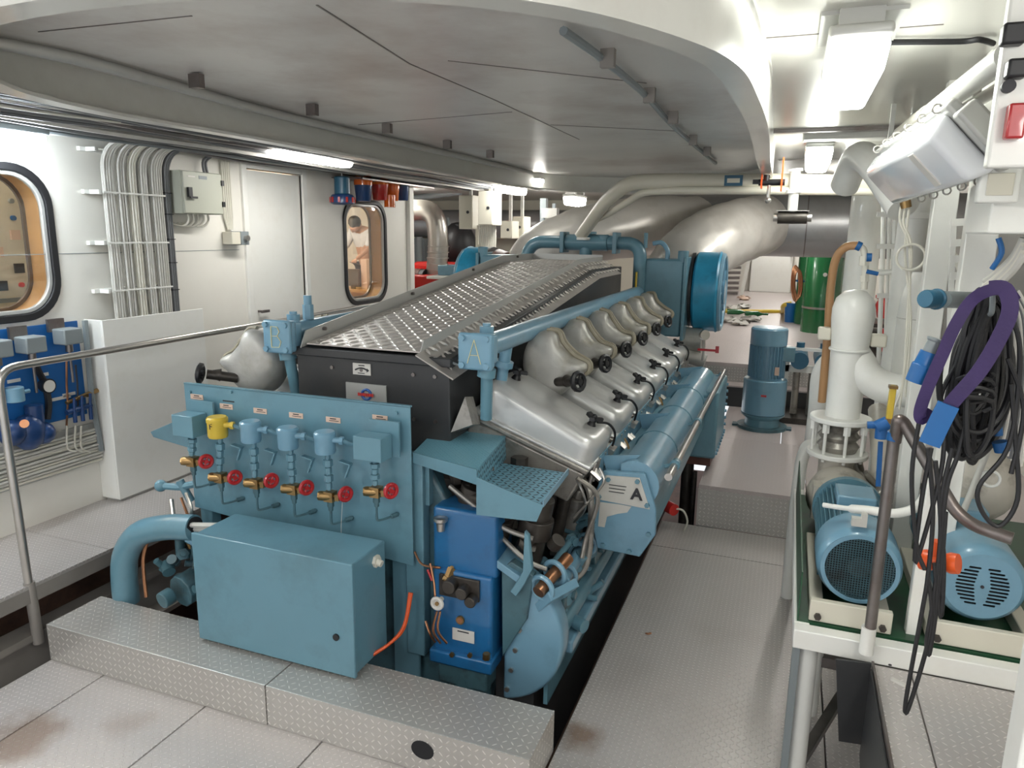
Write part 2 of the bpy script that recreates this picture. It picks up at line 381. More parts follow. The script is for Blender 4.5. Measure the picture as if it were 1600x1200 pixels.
#PART2
# ================================================================ THE SETTING
F2 = 0.78
FZ = 0.33                                       # raised level: side walkway and after floor
xs = [-3.42, -3.05, -2.40, -1.75, -1.10, -0.40, 0.30, 1.0, 1.9]
for i in range(len(xs)-1):
    for y0, y1 in ((-1.2, 0.9), (0.9, 2.33)):
        struct('floor', MB().bx(xs[i]+.003, xs[i+1]-.003, y0+.003, y1-.003, -.03, 0), FLOORM, 'checker plate of the floor in front of the engine step', bevel=.002, seg=1)
for x0, x1, y0, y1 in ((-.78, .32, 2.33, 4.95), (-.78, .32, 4.95, 5.44), (.32, 1.9, 2.33, 4.1), (.32, 1.9, 4.1, 5.44)):
    struct('floor', MB().bx(x0+.003, x1-.003, y0+.003, y1-.003, -.03, 0), FLOORM, 'checker plate of the walkway right of the engine', bevel=.002, seg=1)
struct('floor', MB().bx(-4.6, 2.0, -1.3, 9.0, -.75, -.70), BILGE, 'dark bilge bottom under the floor plates')
struct('floor', MB().bx(-4.2, -3.46, 0.8, 2.2, -.30, -.27), FLOORM, 'low pale plate left of the front floor')
# after floor, its riser, small step
for x0, x1, y0, y1 in ((-.52, .25, 5.45, 6.9), (.25, 2.0, 5.45, 6.9), (-.52, .05, 6.9, 8.6), (.05, 2.0, 6.9, 8.6)):
    struct('floor', MB().bx(x0+.003, x1-.003, y0, y1-.004, FZ-.03, FZ), FARF, 'raised after floor plate beyond the walkway')
struct('floor', MB().bx(-2.6, 2.0, 8.5, 20.4, F2-.04, F2), FARF, 'highest far floor beyond the two small steps')
struct('floor', MB().bx(-9.5, -2.6, 8.6, 20.4, FZ-.04, FZ), FARF, 'after floor under the red engine')
struct('trim_15', MB().bx(-2.6, 2.0, 8.5, 8.52, FZ, F2-.04), STEPM, 'upper riser to the far floor')
struct('trim_16', MB().bx(-2.62, -2.6, 8.5, 20.4, FZ, F2), BLKP, 'side edge of the far floor')
struct('trim_1', MB().bx(-.52, 1.2, 5.445, 5.46, 0, FZ-.03), STEPM, 'checker plate riser up to the after floor')
struct('trim_2', MB().bx(-.52, -.50, 5.46, 8.6, -.7, FZ-.03), BLKP, 'dark edge below the after floor')
struct('trim_3', MB().bx(-.60, 1.9, 8.27, 8.5, FZ, FZ+.235), FARF, 'lower step tread up to the far floor')
struct('trim_17', MB().bx(-.60, 1.9, 8.262, 8.27, FZ, FZ+.22), BLKP, 'dark lower riser')
struct('trim_4', MB().bx(-9.5, -3.0, 8.55, 8.6, -.7, FZ-.04), BLKP, 'dark edge of the after floor left of the engine')
# side walkway with its longitudinal beam
for y0, y1 in ((.4, 2.9), (2.9, 5.4), (5.4, 7.9), (7.9, 8.6)):
    struct('floor', MB().bx(-4.38, -3.64, y0+.002, y1-.002, FZ-.02, FZ), FLOORM, 'checker plate of the side walkway along the left wall')
struct('trim_5', MB().bx(-3.69, -3.64, .4, 8.6, FZ-.10, FZ-.02), BEAMP, 'edge angle of the side walkway')
struct('trim_6', MB().bx(-3.80, -3.66, .4, 8.6, .0, .04).bx(-3.74, -3.72, .4, 8.6, -.22, .0).bx(-3.80, -3.60, .4, 8.6, -.25, -.22), BEAMP, 'dusty girder under the side walkway')
struct('trim_7', MB().bx(-4.38, -4.33, .4, 8.6, -.7, FZ-.02), BILGE, 'bilge side below the left wall')
# left wall with window and door openings
WX = -4.38
w1 = rrect(1.9, 3.33, 1.64, 2.56, .24); w2 = rrect(6.56, 7.40, 1.42, 2.52, .22)
dr = [(5.12, FZ+.02), (5.88, FZ+.02), (5.88, 2.71), (5.12, 2.71)]
struct('wall_left', MB().holed([(-1.2, FZ-.02), (7.92, FZ-.02), (7.92, 2.84), (-1.2, 2.84)], [w1, w2, dr], lambda u, v, w_: (WX-w_, u, v), .10), W_WALL, 'cream steel wall of the control room, left')
struct('trim_8', MB().bx(WX-.06, WX+.05, 7.90, 8.0, FZ, 2.82), W_WALL, 'corner post at the end of the left wall', bevel=.006)
struct('wall_control_room_end', MB().bx(-7.6, -5.18, 9.2, 9.26, FZ, 2.82), W_WALL, 'end wall of the control room')
struct('wall_control_room_corner', MB().prism([(-4.44, 7.98, FZ), (-4.50, 7.90, FZ), (-5.24, 9.2, FZ), (-5.16, 9.26, FZ)], (0, 0, 2.49)), W_WALL, 'slanted corner wall of the control room')
for z_ in (2.03,):
    struct('trim_9', MB().bx(WX, WX+.002, -1, 5.0, z_, z_+.004), GREYP, 'fine welded seam on the left wall')
def win(n, rr, y0, y1, z0, z1, r):
    g = MB(); inn = rrect(y0+.035, y1-.035, z0+.035, z1-.035, r-.03)
    g.holed(rrect(y0-.012, y1+.012, z0-.012, z1+.012, r+.01), [inn], lambda u, v, w_: (WX+.018-w_, u, v), .03)
    f = struct('window_%d' % n, g, BLK, 'rounded control room window with a black rubber seal in the left wall', bevel=.006)
    fr = MB().holed(inn, [rrect(y0+.06, y1-.06, z0+.06, z1-.06, r-.05)], lambda u, v, w_: (WX+.004-w_, u, v), .03)
    obj('window_frame', fr, GALV, f, bevel=.004)
    rv = MB(); a = [Vector((WX-.02, u, v)) for u, v in rrect(y0+.04, y1-.04, z0+.04, z1-.04, r-.03)]; b = [Vector((p.x-.16, p.y, p.z)) for p in a]
    va = [rv.bm.verts.new(p) for p in a]; vb = [rv.bm.verts.new(p) for p in b]; rv.bridge(va, vb)
    obj('wooden_reveal', rv, WOOD, f)
    g2 = MB(); g2.holed(rrect(y0+.03, y1-.03, z0+.03, z1-.03, r-.03), [rrect(y0+.06, y1-.06, z0+.06, z1-.06, r-.04)], lambda u, v, w_: (WX-.17-w_, u, v), .02)
    obj('inner_frame', g2, DSTEEL, f)
    p = MB().prism([(WX-.018, u, v) for u, v in rrect(y0+.04, y1-.04, z0+.04, z1-.04, r-.03)], (.005, 0, 0))
    obj('pane', p, GLASS, f)
    return f
win(1, w1, 1.9, 3.33, 1.64, 2.56, .24); win(2, w2, 6.56, 7.40, 1.42, 2.52, .22)
d = struct('door_1', MB().bx(WX-.06, WX-.015, 5.13, 5.87, FZ+.02, 2.70), W_PAINT, 'white steel door in the left wall', bevel=.004)
obj('door_handle', MB().bx(WX-.015, WX+.03, 5.20, 5.215, 1.48, 1.50).bx(WX+.02, WX+.032, 5.20, 5.31, 1.475, 1.50), DSTEEL, d, bevel=.003)
obj('door_frame', MB().bx(WX-.02, WX+.025, 5.06, 5.12, FZ, 2.77).bx(WX-.02, WX+.025, 5.88, 5.94, FZ, 2.77).bx(WX-.02, WX+.025, 5.12, 5.88, 2.71, 2.77), W_PAINT, d, bevel=.004)
# control room seen through the windows
struct('floor', MB().prism([(-7.6, -1.2, FZ-.03), (WX-.1, -1.2, FZ-.03), (WX-.1, 7.95, FZ-.03), (-5.2, 9.2, FZ-.03), (-7.6, 9.2, FZ-.03)], (0, 0, .03)), WOOD, 'control room floor')
struct('wall_control_room', MB().bx(-7.6, -7.5, -1.2, 9.2, FZ, 2.82), W_WALL, 'far wall of the control room')
t = thing('control_console', (-5.45, 3.6, FZ), 'cream switchboard with rows of small instruments, seen through the left window', 'switchboard')
obj('cabinet', MB().bx(-5.75, -5.3, 2.2, 5.2, FZ, 2.7), CREAM, t, bevel=.01)
for i in range(13):
    for j in range(6):
        yy, zz = 2.75+i*.14, 1.78+j*.12; k = (i*7+j*5) % 6
        if k == 5: continue
        m_ = (INK, LOGOR, GREYP, BLUEP, LABEL)[k]
        if k in (0, 4): obj('instrument', MB().bx(-5.3, -5.285, yy-.035, yy+.035, zz-.035, zz+.035), m_, t)
        else: obj('indicator_lamp', MB().cyl((-5.3, yy, zz), (-5.28, yy, zz), .018, n=12), m_, t)
obj('rail', MB().bx(-5.3, -5.27, 2.2, 5.2, 1.66, 1.69), GREYP, t)
t = thing('desk', (-5.5, 8.2, FZ), 'wooden desk with a dark screen, seen through the far control room window', 'desk')
dz = A(560, 452, y=8.1).z
obj('desk_top', MB().bx(-6.3, -4.98, 7.95, 8.45, dz-.03, dz), WOOD, t); obj('desk_body', MB().bx(-6.25, -5.02, 8.0, 8.40, FZ, dz-.03), WOOD, t)
ma, mb_ = A(540, 420, y=8.1), A(560, 447, y=8.1)
solo('monitor', MB().bx(ma.x, mb_.x, 8.1, 8.14, mb_.z, ma.z).bx((ma.x+mb_.x)/2-.03, (ma.x+mb_.x)/2+.03, 8.11, 8.13, dz, mb_.z), DSTEEL, 'dark screen on the wooden desk behind the far window', 'monitor')
ma, mb_ = A(563, 405, y=8.15), A(573, 440, y=8.15)
solo('paper_tray', MB().bx(ma.x, mb_.x, 8.15, 8.35, dz, ma.z), LABEL, 'tan paper tray on the wooden desk behind the far window', 'tray')
lamp_in = thing('ceiling_lamp', (-5.6, 4.2, 2.7), 'control room ceiling lamp behind the left window', 'lamp')
obj('diffuser', MB().bx(-5.9, -5.2, 2.2, 3.6, 2.72, 2.75), INSIDE, lamp_in)
lamp_in = thing('ceiling_lamp', (-5.6, 6.9, 2.7), 'control room ceiling lamp behind the far window', 'lamp')
obj('diffuser', MB().bx(-6.4, -5.5, 6.8, 7.8, 2.72, 2.75), INSIDE, lamp_in)
# ceiling with the engine hatch
oval = crom([(-.14, 2.45, 0), (-.165, 2.03, 0), (-.25, 1.74, 0), (-.44, 1.42, 0), (-.72, 1.21, 0), (-1.05, 1.10, 0), (-1.42, 1.07, 0), (-1.80, 1.14, 0), (-2.15, 1.38, 0), (-2.42, 1.72, 0), (-2.52, 2.2, 0), (-2.50, 2.9, 0),
             (-2.50, 4.5, 0), (-2.50, 6.1, 0), (-2.38, 6.9, 0), (-2.05, 7.45, 0), (-1.45, 7.7, 0), (-.85, 7.55, 0), (-.38, 7.0, 0), (-.20, 6.2, 0), (-.16, 4.5, 0), (-.13, 3.2, 0)], 5, closed=True)
oc = Vector((-1.34, 4.3, 0))
ov = [(p.x, p.y) for p in oval]
CZ = 2.82
struct('ceiling', MB().holed([(-4.5, -1.2), (1.95, -1.2), (1.95, 20.4), (-4.5, 20.4)], [ov], lambda u, v, w_: (u, v, CZ+w_), .03), W_CEILR, 'pale painted metal panel ceiling around the hatch')
struct('ceiling', MB().bx(-9.5, -4.5, -1.2, 20.4, CZ, CZ+.03), W_CEILR, 'ceiling beyond the left wall')
ic = MB(); ic.prism([(x, y, 2.775) for x, y in ov], (0, 0, .03)); struct('ceiling', ic, W_CEIL, 'grey stained panels inside the engine hatch')
rg = MB()
def offs(p, i, k):
    a, b = Vector((*ov[i-1], 0)), Vector((*ov[(i+1) % len(ov)], 0)); t_ = (b-a).normalized(); n_ = Vector((t_.y, -t_.x, 0))
    if n_.dot(oc-Vector((*p, 0))) < 0: n_ = -n_
    return Vector((*p, 0)) + n_*k
prof = [(-.0, CZ), (.0, 2.62), (.075, 2.62), (.075, 2.632), (.014, 2.632), (.014, CZ)]
rings = [[rg.bm.verts.new(offs(p, i, k)+Vector((0, 0, z_))) for i, p in enumerate(ov)] for k, z_ in prof]
for i in range(len(rings)-1): rg.bridge(rings[i], rings[i+1])
struct('trim_10', rg, W_RING, 'oval steel coaming hanging around the engine hatch')
sm = MB()
for p0, p1 in (((495, 8), (640, 100)), ((640, 100), (770, 155)), ((770, 155), (905, 218))):
    a, b = A(*p0, z=2.774), A(*p1, z=2.774); sm.bar(a, b, .006, .002)
for p0, p1 in (((60, 50), (300, 25)), ((560, 195), (800, 175)), ((860, 195), (1060, 205)), ((700, 95), (1010, 130))):
    a, b = A(*p0, z=2.774), A(*p1, z=2.774); sm.bar(a, b, .004, .002)
struct('trim_11', sm, DSTEEL, 'panel joints in the hatch ceiling')
sm = MB().bx(-.17, .36, 2.60, 2.606, CZ-.002, CZ).bx(-.17, .9, 4.75, 4.80, CZ-.02, CZ).bx(-.17, .6, 6.6, 6.61, CZ-.004, CZ)
struct('trim_12', sm, DSTEEL, 'panel joints in the outer ceiling')
struct('trim_13', MB().bx(.0, .9, 4.85, 5.02, CZ-.05, CZ-.005), W_PAINT, 'white ceiling beam beyond the ceiling lamp', bevel=.01)
# outer walls
struct('wall_right', MB().bx(1.9, 2.0, -1.2, 20.4, -.7, 2.84), W_WALL, 'ship side wall on the right')
struct('wall_back', MB().bx(-9.5, 2.0, 20.3, 20.4, FZ, 2.84), W_WALL, 'far end wall')
struct('wall_outer_left', MB().bx(-9.6, -9.5, 8.0, 20.4, FZ, 2.84), W_WALL, 'far left wall')
d = struct('door_2', MB().bx(A(1172, 430, y=20.1).x, A(1237, 430, y=20.1).x, 20.1, 20.25, F2, 2.6), W_PAINT, 'broad white door at the far end', bevel=.02)
obj('door_handle', MB().bx(A(1232, 430, y=20.05).x, A(1235, 430, y=20.05).x, 20.05, 20.1, 1.7, 1.8), DSTEEL, d)
solo('far_duct', MB().cyl((-9.4, 12.9, 2.36), (-2.6, 12.9, 2.36), .26, n=32), DUCT, 'dark horizontal duct along the far cross wall, left background', 'duct')
struct('wall_far_cross', MB().bx(-9.5, -2.6, 13.5, 13.6, FZ, 2.84), CREAM, 'cross wall behind the red engine')

# ================================================================ LAMPS
def fixture(name, label, c, L_, w_, d_, m_lit, group=None, axis='y', hanger=True):
    t = thing(name, c, label, 'lamp', group); x, y, z = c
    hx, hy = (w_/2, L_/2) if axis == 'y' else (L_/2, w_/2)
    body = MB().bx(x-hx, x+hx, y-hy, y+hy, z+d_*.45, z+d_*.75)
    obj('lamp_body', body, GREYP if m_lit is LITC else GALV, t, bevel=.012, seg=3)
    df = MB(); k = .80
    df.hexa([(x-hx*k, y-hy*.95, z-d_*.5), (x+hx*k, y-hy*.95, z-d_*.5), (x+hx*k, y+hy*.95, z-d_*.5), (x-hx*k, y+hy*.95, z-d_*.5),
             (x-hx*.97, y-hy*.98, z+d_*.44), (x+hx*.97, y-hy*.98, z+d_*.44), (x+hx*.97, y+hy*.98, z+d_*.44), (x-hx*.97, y+hy*.98, z+d_*.44)])
    obj('diffuser', df, m_lit, t, bevel=.02, seg=3)
    if hanger:
        for sy_ in (-1, 1): obj('mounting_bracket', MB().bx(x-hx*.7, x+hx*.7, y+sy_*hy*.75-.04, y+sy_*hy*.75+.04, z+d_*.75, CZ), GALV, t)
    return t
l1 = fixture('ceiling_lamp', 'lit fluorescent lamp on a bracket under the ceiling, nearest on the right', (.125, 2.62, 2.69), .62, .165, .11, LITN)
obj('bracket_plate', MB().bx(.02, .24, 2.36, 2.72, CZ-.012, CZ), GALV, l1)
fixture('ceiling_lamp', 'lit fluorescent ceiling lamp beyond the hatch beam end, just above the cream cross pipe', (.105, 5.3, 2.69), .62, .165, .11, LITN)
fixture('ceiling_lamp', 'lit ceiling lamp beyond the white lagged elbow, lighting the big exhaust duct', (.46, 7.4, 2.72), .8, .16, .09, LIT)
fixture('ceiling_lamp', 'lit cool white lamp over the left rounded window, cut by the picture edge', (-4.12, 2.55, 2.66), 1.15, .17, .12, LITC)
fixture('ceiling_lamp', 'lit lamp above the white door, behind the hatch coaming', (-3.60, 5.0, 2.755), 1.0, .14, .06, LIT)
fixture('ceiling_lamp', 'lit lamp over the space left of the engine turbocharger', (-3.3, 8.6, 2.72), .8, .16, .09, LIT)
fixture('ceiling_lamp', 'small lit lamp over the far cabinets beyond the hatch', (-3.0, 10.4, 2.66), .6, .2, .12, LIT)
fixture('ceiling_lamp', 'lit lamp over the red engine in the left background', (-5.5, 9.6, 2.72), .8, .16, .09, LIT)
for y in (11.5, 14.5, 17.2, 19.4): fixture('ceiling_lamp', 'unseen fluorescent lamp over the far end of the engine room', (-.2, y, 2.70), .9, .16, .1, LIT, group='far ceiling lamps')  # the farthest of these is added to brighten the end wall
for x, y in ((-1.6, -.6), (-3.4, .4), (1.0, .3)): fixture('ceiling_lamp', 'added fluorescent fill lamp, unseen behind the viewpoint', (x, y, 2.70), 1.0, .16, .1, LIT, group='added fill lamps behind the viewpoint')  # unseen lamps, added as fill for the whole room
fixture('hatch_glow_strip', 'small glowing strip inside the hatch beyond its left edge', (-2.36, 7.0, 2.70), .35, .06, .04, LIT, hanger=False)  # short glowing strip at the far left of the hatch
cb = crom([A(1342, 97, z=2.72), A(1350, 78, z=2.80), A(1372, 68, z=2.805), A(1400, 66, z=2.805), A(1500, 65, z=2.805), A(1530, 62, z=2.805), A(1552, 68, z=2.805)], 6)
solo('lamp_cable', MB().tube(cb, .009, 8), BLK, 'black cable running across the ceiling from the nearest right lamp', 'cable')
# tilted unlit lamp
t = thing('wall_floodlight', A(1465, 240, y=2.6), 'large unlit clear-covered fluorescent lamp hung slantwise on the right', 'lamp')
a, b = A(1398, 275, y=3.1), A(1524, 216, y=2.28)
u_ = (Vector((.75, -.1, .62))).normalized()
def slab(mb, p, q, n_, w_, o0, o1, ke=1.0):
    s_ = (q-p).normalized(); n_ = (n_ - s_*n_.dot(s_)).normalized(); v_ = s_.cross(n_)
    return mb.hexa([x_ + v_*(j*w_/2*(ke if o == o0 else 1)) + n_*o for o in (o0, o1) for x_, j in ((p, -1), (q, -1), (q, 1), (p, 1))])
nn = Vector((-.62, -.45, -.62))
obj('lamp_body', slab(MB(), a, b, -nn, .235, 0, .035), GALV, t, bevel=.01, seg=2)
obj('clear_cover', slab(MB(), a+(b-a)*.02, a+(b-a)*.98, nn, .21, .075, 0, ke=.75), CLEAR, t, bevel=.02, seg=3)
s_ = (b-a).normalized()
obj('tube_holder', slab(MB(), a+(b-a)*.70, a+(b-a)*.76, nn, .12, .079, .06), WLAB, t)
obj('end_bracket', slab(MB(), b+s_*.0, b+s_*.05, nn, .17, .01, -.05), GALV, t, bevel=.01)
clip = MB()
for k in range(6):
    q = a+(b-a)*(.08+.17*k); v_ = s_.cross(nn).normalized()
    for j in (-1, 1): clip.torus(q+v_*(j*.12), s_, .012, .003, 10, 5)
split_obj('wire_clip', clip, STEEL, t)
obj('cable_stub', MB().tube([b+s_*.06+Vector((.02, -.02, .03)), b+s_*.16+Vector((.06, -.04, .02)), b+s_*.30+Vector((.1, 0, .0))], .007), BLK, t)

# ================================================================ LEFT WALL FITTINGS
bundles = [(3.66, 3.735, CABG), (3.765, 3.83, CABG), (3.865, 3.92, CABW), (3.955, 4.01, CABG), (4.045, 4.145, CABG), (4.165, 4.215, CABD)]
nm = ['leftmost pale cable bundle running down the wall to the white cover board', 'second pale cable bundle from the left, above the white cover board', 'narrow third cable bundle, creamier than its neighbours',
      'fourth cable bundle from the left, between the cream one and the broad one', 'broad pale cable bundle beside the dark one', 'dark grey cable bundle beside the grey wall cabinet']
for (y0, y1, m_), lab in zip(bundles, nm):
    t = thing('cable_bundle', (WX+.07, (y0+y1)/2, 1.6), lab, 'cables', 'cable bundles on the left wall')
    n_ = max(3, int((y1-y0)/.017)); dx = .0
    for row_ in range(2):
        for k in range(n_):
            y = y0+(y1-y0)*(k+.5)/n_; xx = WX+.075+row_*.018+random.uniform(-.002, .002)
            pts = [(xx, y, 1.45), (xx, y+random.uniform(-.001, .001), 2.0), (xx, y, 2.5), (xx+.02, y+.0, 2.66), (xx+.09, y+.03, 2.75), (xx+.22, y+.12, 2.79)]
            obj('cable', MB().tube(crom(pts, 4), .0085, 6), m_, t)
    if m_ is CABD:
        tt = MB()
        for z_ in (1.75, 1.95, 2.12, 2.3, 2.45): tt.bx(xx-.03, xx+.012, y0-.004, y1+.004, z_, z_+.006)
        obj('cable_tie', tt, BLK, t)
for z_, lab in ((2.43, 'top steel strip holding the wall cable bundles'), (2.10, 'middle steel strip holding the wall cable bundles'), (1.78, 'lowest steel strip holding the wall cable bundles'), (2.70, 'steel strip behind the cable bends near the ceiling')):
    solo('cable_clamp_strip', MB().bx(WX, WX+.03, 3.56, 4.22, z_-.014, z_+.014).bx(WX, WX+.11, 3.60, 3.615, z_-.014, z_+.014).bx(WX+.108, WX+.112, 3.63, 4.15, z_-.006, z_+.006), W_PAINT, lab, 'bracket', 'cable clamp strips', bevel=.002)
t = thing('junction_cabinet', (WX+.08, 4.45, 2.3), 'grey-green steel cabinet with a black latch, beside the dark cable bundle', 'cabinet')
obj('cabinet_body', MB().bx(WX+.03, WX+.17, 4.24, 4.64, 2.31, 2.62), SAGE, t, bevel=.006); 
obj('cabinet_door', MB().bx(WX+.17, WX+.19, 4.245, 4.635, 2.315, 2.615), SAGE, t, bevel=.004)
obj('latch', MB().bx(WX+.19, WX+.21, 4.275, 4.31, 2.43, 2.50).bx(WX+.205, WX+.218, 4.28, 4.35, 2.42, 2.435), BLK, t)
obj('hinge', MB().bx(WX+.17, WX+.2, 4.625, 4.65, 2.37, 2.41), BLK, t); obj('hinge', MB().bx(WX+.17, WX+.2, 4.625, 4.65, 2.53, 2.57), BLK, t)
obj('nameplate', MB().bx(WX+.19, WX+.193, 4.40, 4.48, 2.565, 2.59), GREYP, t); obj('nameplate', MB().bx(WX+.19, WX+.193, 4.29, 4.36, 2.575, 2.583), WLAB, t)
cbl = MB()
for k in range(5): cbl.tube(crom([(WX+.1, 4.36+.05*k, 2.31), (WX+.10, 4.36+.05*k, 2.26), (WX+.07, 4.33+.05*k, 2.22), (WX+.03, 4.27+.045*k, 2.24)], 5), .009, 6)
obj('cable_tails', cbl, CABW, t)
obj('top_cables', MB().tube(crom([(WX+.08, 4.58, 2.62), (WX+.08, 4.58, 2.72), (WX+.15, 4.66, 2.79)], 5), .012, 6).tube(crom([(WX+.08, 4.61, 2.62), (WX+.08, 4.61, 2.72), (WX+.15, 4.69, 2.79)], 5), .010, 6), CABD, t)
t = thing('conduit_strip', (WX+.03, 4.9, 2.2), 'group of thin white cables running down the wall left of the door', 'cables')
for k in range(5): obj('cable', MB().tube([(WX+.02, 4.83+.022*k, 2.82), (WX+.02, 4.83+.022*k, 2.3), (WX+.02, 4.86+.012*k, 2.20)], .009, 6), CABW, t)
t = thing('rotary_switch', (WX+.05, 4.92, 2.1), 'small grey rotary switch box on the wall left of the door', 'switch')
obj('switch_box', MB().bx(WX+.01, WX+.11, 4.80, 4.90, 2.08, 2.18), CREAM, t, bevel=.004); obj('switch_front', MB().bx(WX+.01, WX+.12, 4.90, 4.99, 2.075, 2.185), GREYP, t, bevel=.004)
obj('knob', MB().cyl((WX+.12, 4.95, 2.13), (WX+.145, 4.95, 2.13), .025), STEEL, t)
# white cover board + lower strip
t = thing('cover_board', (WX+.1, 3.9, FZ), 'big plain white sheet cover in front of the wall cables, under the bundles', 'board')
obj('front_sheet', MB().bx(WX+.15, WX+.165, 3.48, 4.37, FZ+.02, 1.60), W_PAINT, t, bevel=.003); obj('side_sheet', MB().bx(WX+.0, WX+.15, 3.48, 3.495, FZ+.02, 1.60), W_PAINT, t, bevel=.003)
obj('foot_rail', MB().bx(WX+.02, WX+.15, 3.5, 4.37, FZ, FZ+.03), GALV, t)
# blue board
t = thing('instrument_board', (WX+.01, 2.9, .95), 'dark blue sheet board with pressure switches on the left wall', 'board')
obj('board', MB().bx(WX+.02, WX+.03, 1.7, 3.41, .97, 1.60), BOARD, t, bevel=.002)
def B_(px, py, d_=.06): return A(px, py, x=WX+d_)
for px, py, s_ in ((-6, 545, 1), (48, 538, 1), (106, 525, 1)):
    p = B_(px, py, .12)
    q = obj('pressure_switch', MB().box(p, (.11, .13, .10)), GREYP, t, bevel=.008)
    obj('mounting_plate', MB().box(p+Vector((-.06, -.03, .07)), (.02, .11, .08)), DSTEEL, q)
    obj('stem', MB().cyl(p-Vector((0, 0, .05)), p-Vector((0, 0, .10)), .022).cyl(p-Vector((0, 0, .1)), p-Vector((0, 0, .30)), .008), DSTEEL, q)
p = B_(23, 615, .12); q = obj('pressure_switch', MB().cyl(p-Vector((0, 0, .05)), p+Vector((0, 0, .04)), .05), ENGL, t, bevel=.006); tag(q, 'light blue round pressure switch')
obj('cable_gland', MB().cyl(p+Vector((0, .05, 0)), p+Vector((0, .09, 0)), .012), ENGL, q)
p = B_(75, 603, .10); g = obj('pressure_gauge', MB().lathe(p, (1, 0, 0), [(-.06, .03), (-.02, .045), (.012, .047)], 22), BLK, t)
obj('dial', MB().cyl(p+Vector((.012, 0, 0)), p+Vector((.015, 0, 0)), .038), WLAB, g); obj('needle', MB().bar(p+Vector((.017, 0, -.01)), p+Vector((.017, 0, .028)), .004, .001), INK, g)
obj('black_hose', MB().tube(crom([B_(52, 560), B_(60, 580), B_(70, 600, .05), B_(76, 630), B_(74, 655)], 5), .02, 8), BLK, t)
obj('brown_pipe', MB().tube([B_(104, 560), B_(104, 600), B_(106, 630), B_(104, 665)], .007, 6), COPPER, t); obj('dark_pipe', MB().tube([B_(118, 570), B_(121, 600), B_(122, 640)], .006, 6), INK, t)
for px, py, l_ in ((70, 585, .05), (95, 622, .14), (22, 595, .08), (108, 616, .09)):
    p = B_(px, py, .033); obj('label_plate', MB().bx(WX+.03, WX+.034, p.y-l_/2, p.y+l_/2, p.z-.01, p.z+.01), WLAB, t)
t = thing('valve_manifold', tuple(B_(125, 650)), 'dark blue and brass valve manifold at the lower right of the blue board', 'valve')
obj('bar', MB().cyl(B_(104, 630), B_(135, 616), .013).cyl(B_(135, 617), B_(152, 610), .016), BRASS, t)
obj('lower_bar', MB().cyl(B_(104, 645, .08), B_(142, 633, .08), .018), NAVY, t)
for px in (116, 128, 141):
    v = obj('valve', MB().cyl(B_(px, 640-(px-116)*.2, .09), B_(px+2, 660-(px-116)*.2, .09), .013).cyl(B_(px, 622-(px-116)*.3, .09), B_(px, 640-(px-116)*.2, .09), .009), NAVY, t)
t = thing('wall_pump', tuple(B_(40, 670)), 'dark blue oily pump body hanging below the blue board', 'pump')
p = B_(45, 675, .10)
obj('pump_body', MB().sph(p, .10, 14, (.8, 1.0, 1.15)).sph(p+Vector((0, .09, -.03)), .07).sph(p+Vector((0, -.1, .02)), .08).cyl(p+Vector((0, .05, .05)), p+Vector((.0, .05, .16)), .05), NAVY, t)
obj('end_plug', MB().cyl(B_(38, 662, .18), B_(38, 662, .20), .025), COPPER, t)
t = thing('cable_run', (WX+.05, 2.7, .7), 'long tray of pale cables along the left wall below the blue board', 'cables')
obj('cable_tray', MB().bx(WX+.02, WX+.03, 1.4, 3.47, .62, .90), GALV, t)
for k in range(11): obj('cable', MB().tube(crom([(WX+.045+.006*(k % 3), y, .64+.022*k+random.uniform(-.004, .004)) for y in (1.4, 2.0, 2.6, 3.0, 3.47)], 4), .009, 6), CABG if k % 3 else CABW, t)
for px in (105, 118, 127): obj('cable_drop', MB().tube(crom([B_(px, 665), B_(px-1, 690), B_(px+2, 702), B_(px+14, 706)], 5), .007, 6), CABW, t)
# dark post between blue board and cover board
solo('pipe_stand', MB().tube([(WX+.06, 3.44, 1.6), (WX+.06, 3.43, 1.1), (WX+.06, 3.46, .7)], .018, 8), GREYP, 'grey vertical pipe between the blue board and the white cover board', 'pipe')

# overhead cables along the left
t = thing('overhead_cable_tray', (-3.4, 4, 2.75), 'dense tray of pale cables running under the ceiling between hatch and left wall', 'cables')
obj('tray', MB().bx(-4.3, -2.7, 1.0, 9.0, 2.795, 2.80), DSTEEL, t)
for k in range(40):
    x = -4.28+k*.041; zz = 2.79-random.uniform(0, .04)
    pts = [(x+random.uniform(-.03, .03), y, zz+random.uniform(-.018, .01)) for y in (.6, 1.6, 2.6, 3.4, 4.2, 5.0, 6.0, 7.0, 8.0, 9.0)]
    obj('cable', MB().tube(crom(pts, 4), random.choice((.009, .012, .015, .02)), 6), random.choice((CABG, CABG, CABW, CABD, GREYP, DSTEEL, CABG)), t)
# handrail on walkway edge
t = thing('handrail', (-3.66, 2.4, .1), 'steel handrail along the side walkway left of the engine', 'railing')
obj('rail', MB().tube(fillet([(-3.66, 2.42, .16), (-3.66, 2.40, 1.50), (-3.66, 8.4, 1.53)], .11), .021, 12), STEEL, t)
obj('socket', MB().cyl((-3.66, 2.43, -.02), (-3.66, 2.42, .34), .028), BEAMP, t)
for y in (4.24, 6.3, 8.3): obj('post', MB().cyl((-3.66, y, FZ-.05), (-3.66, y, 1.51), .017), STEEL, t)
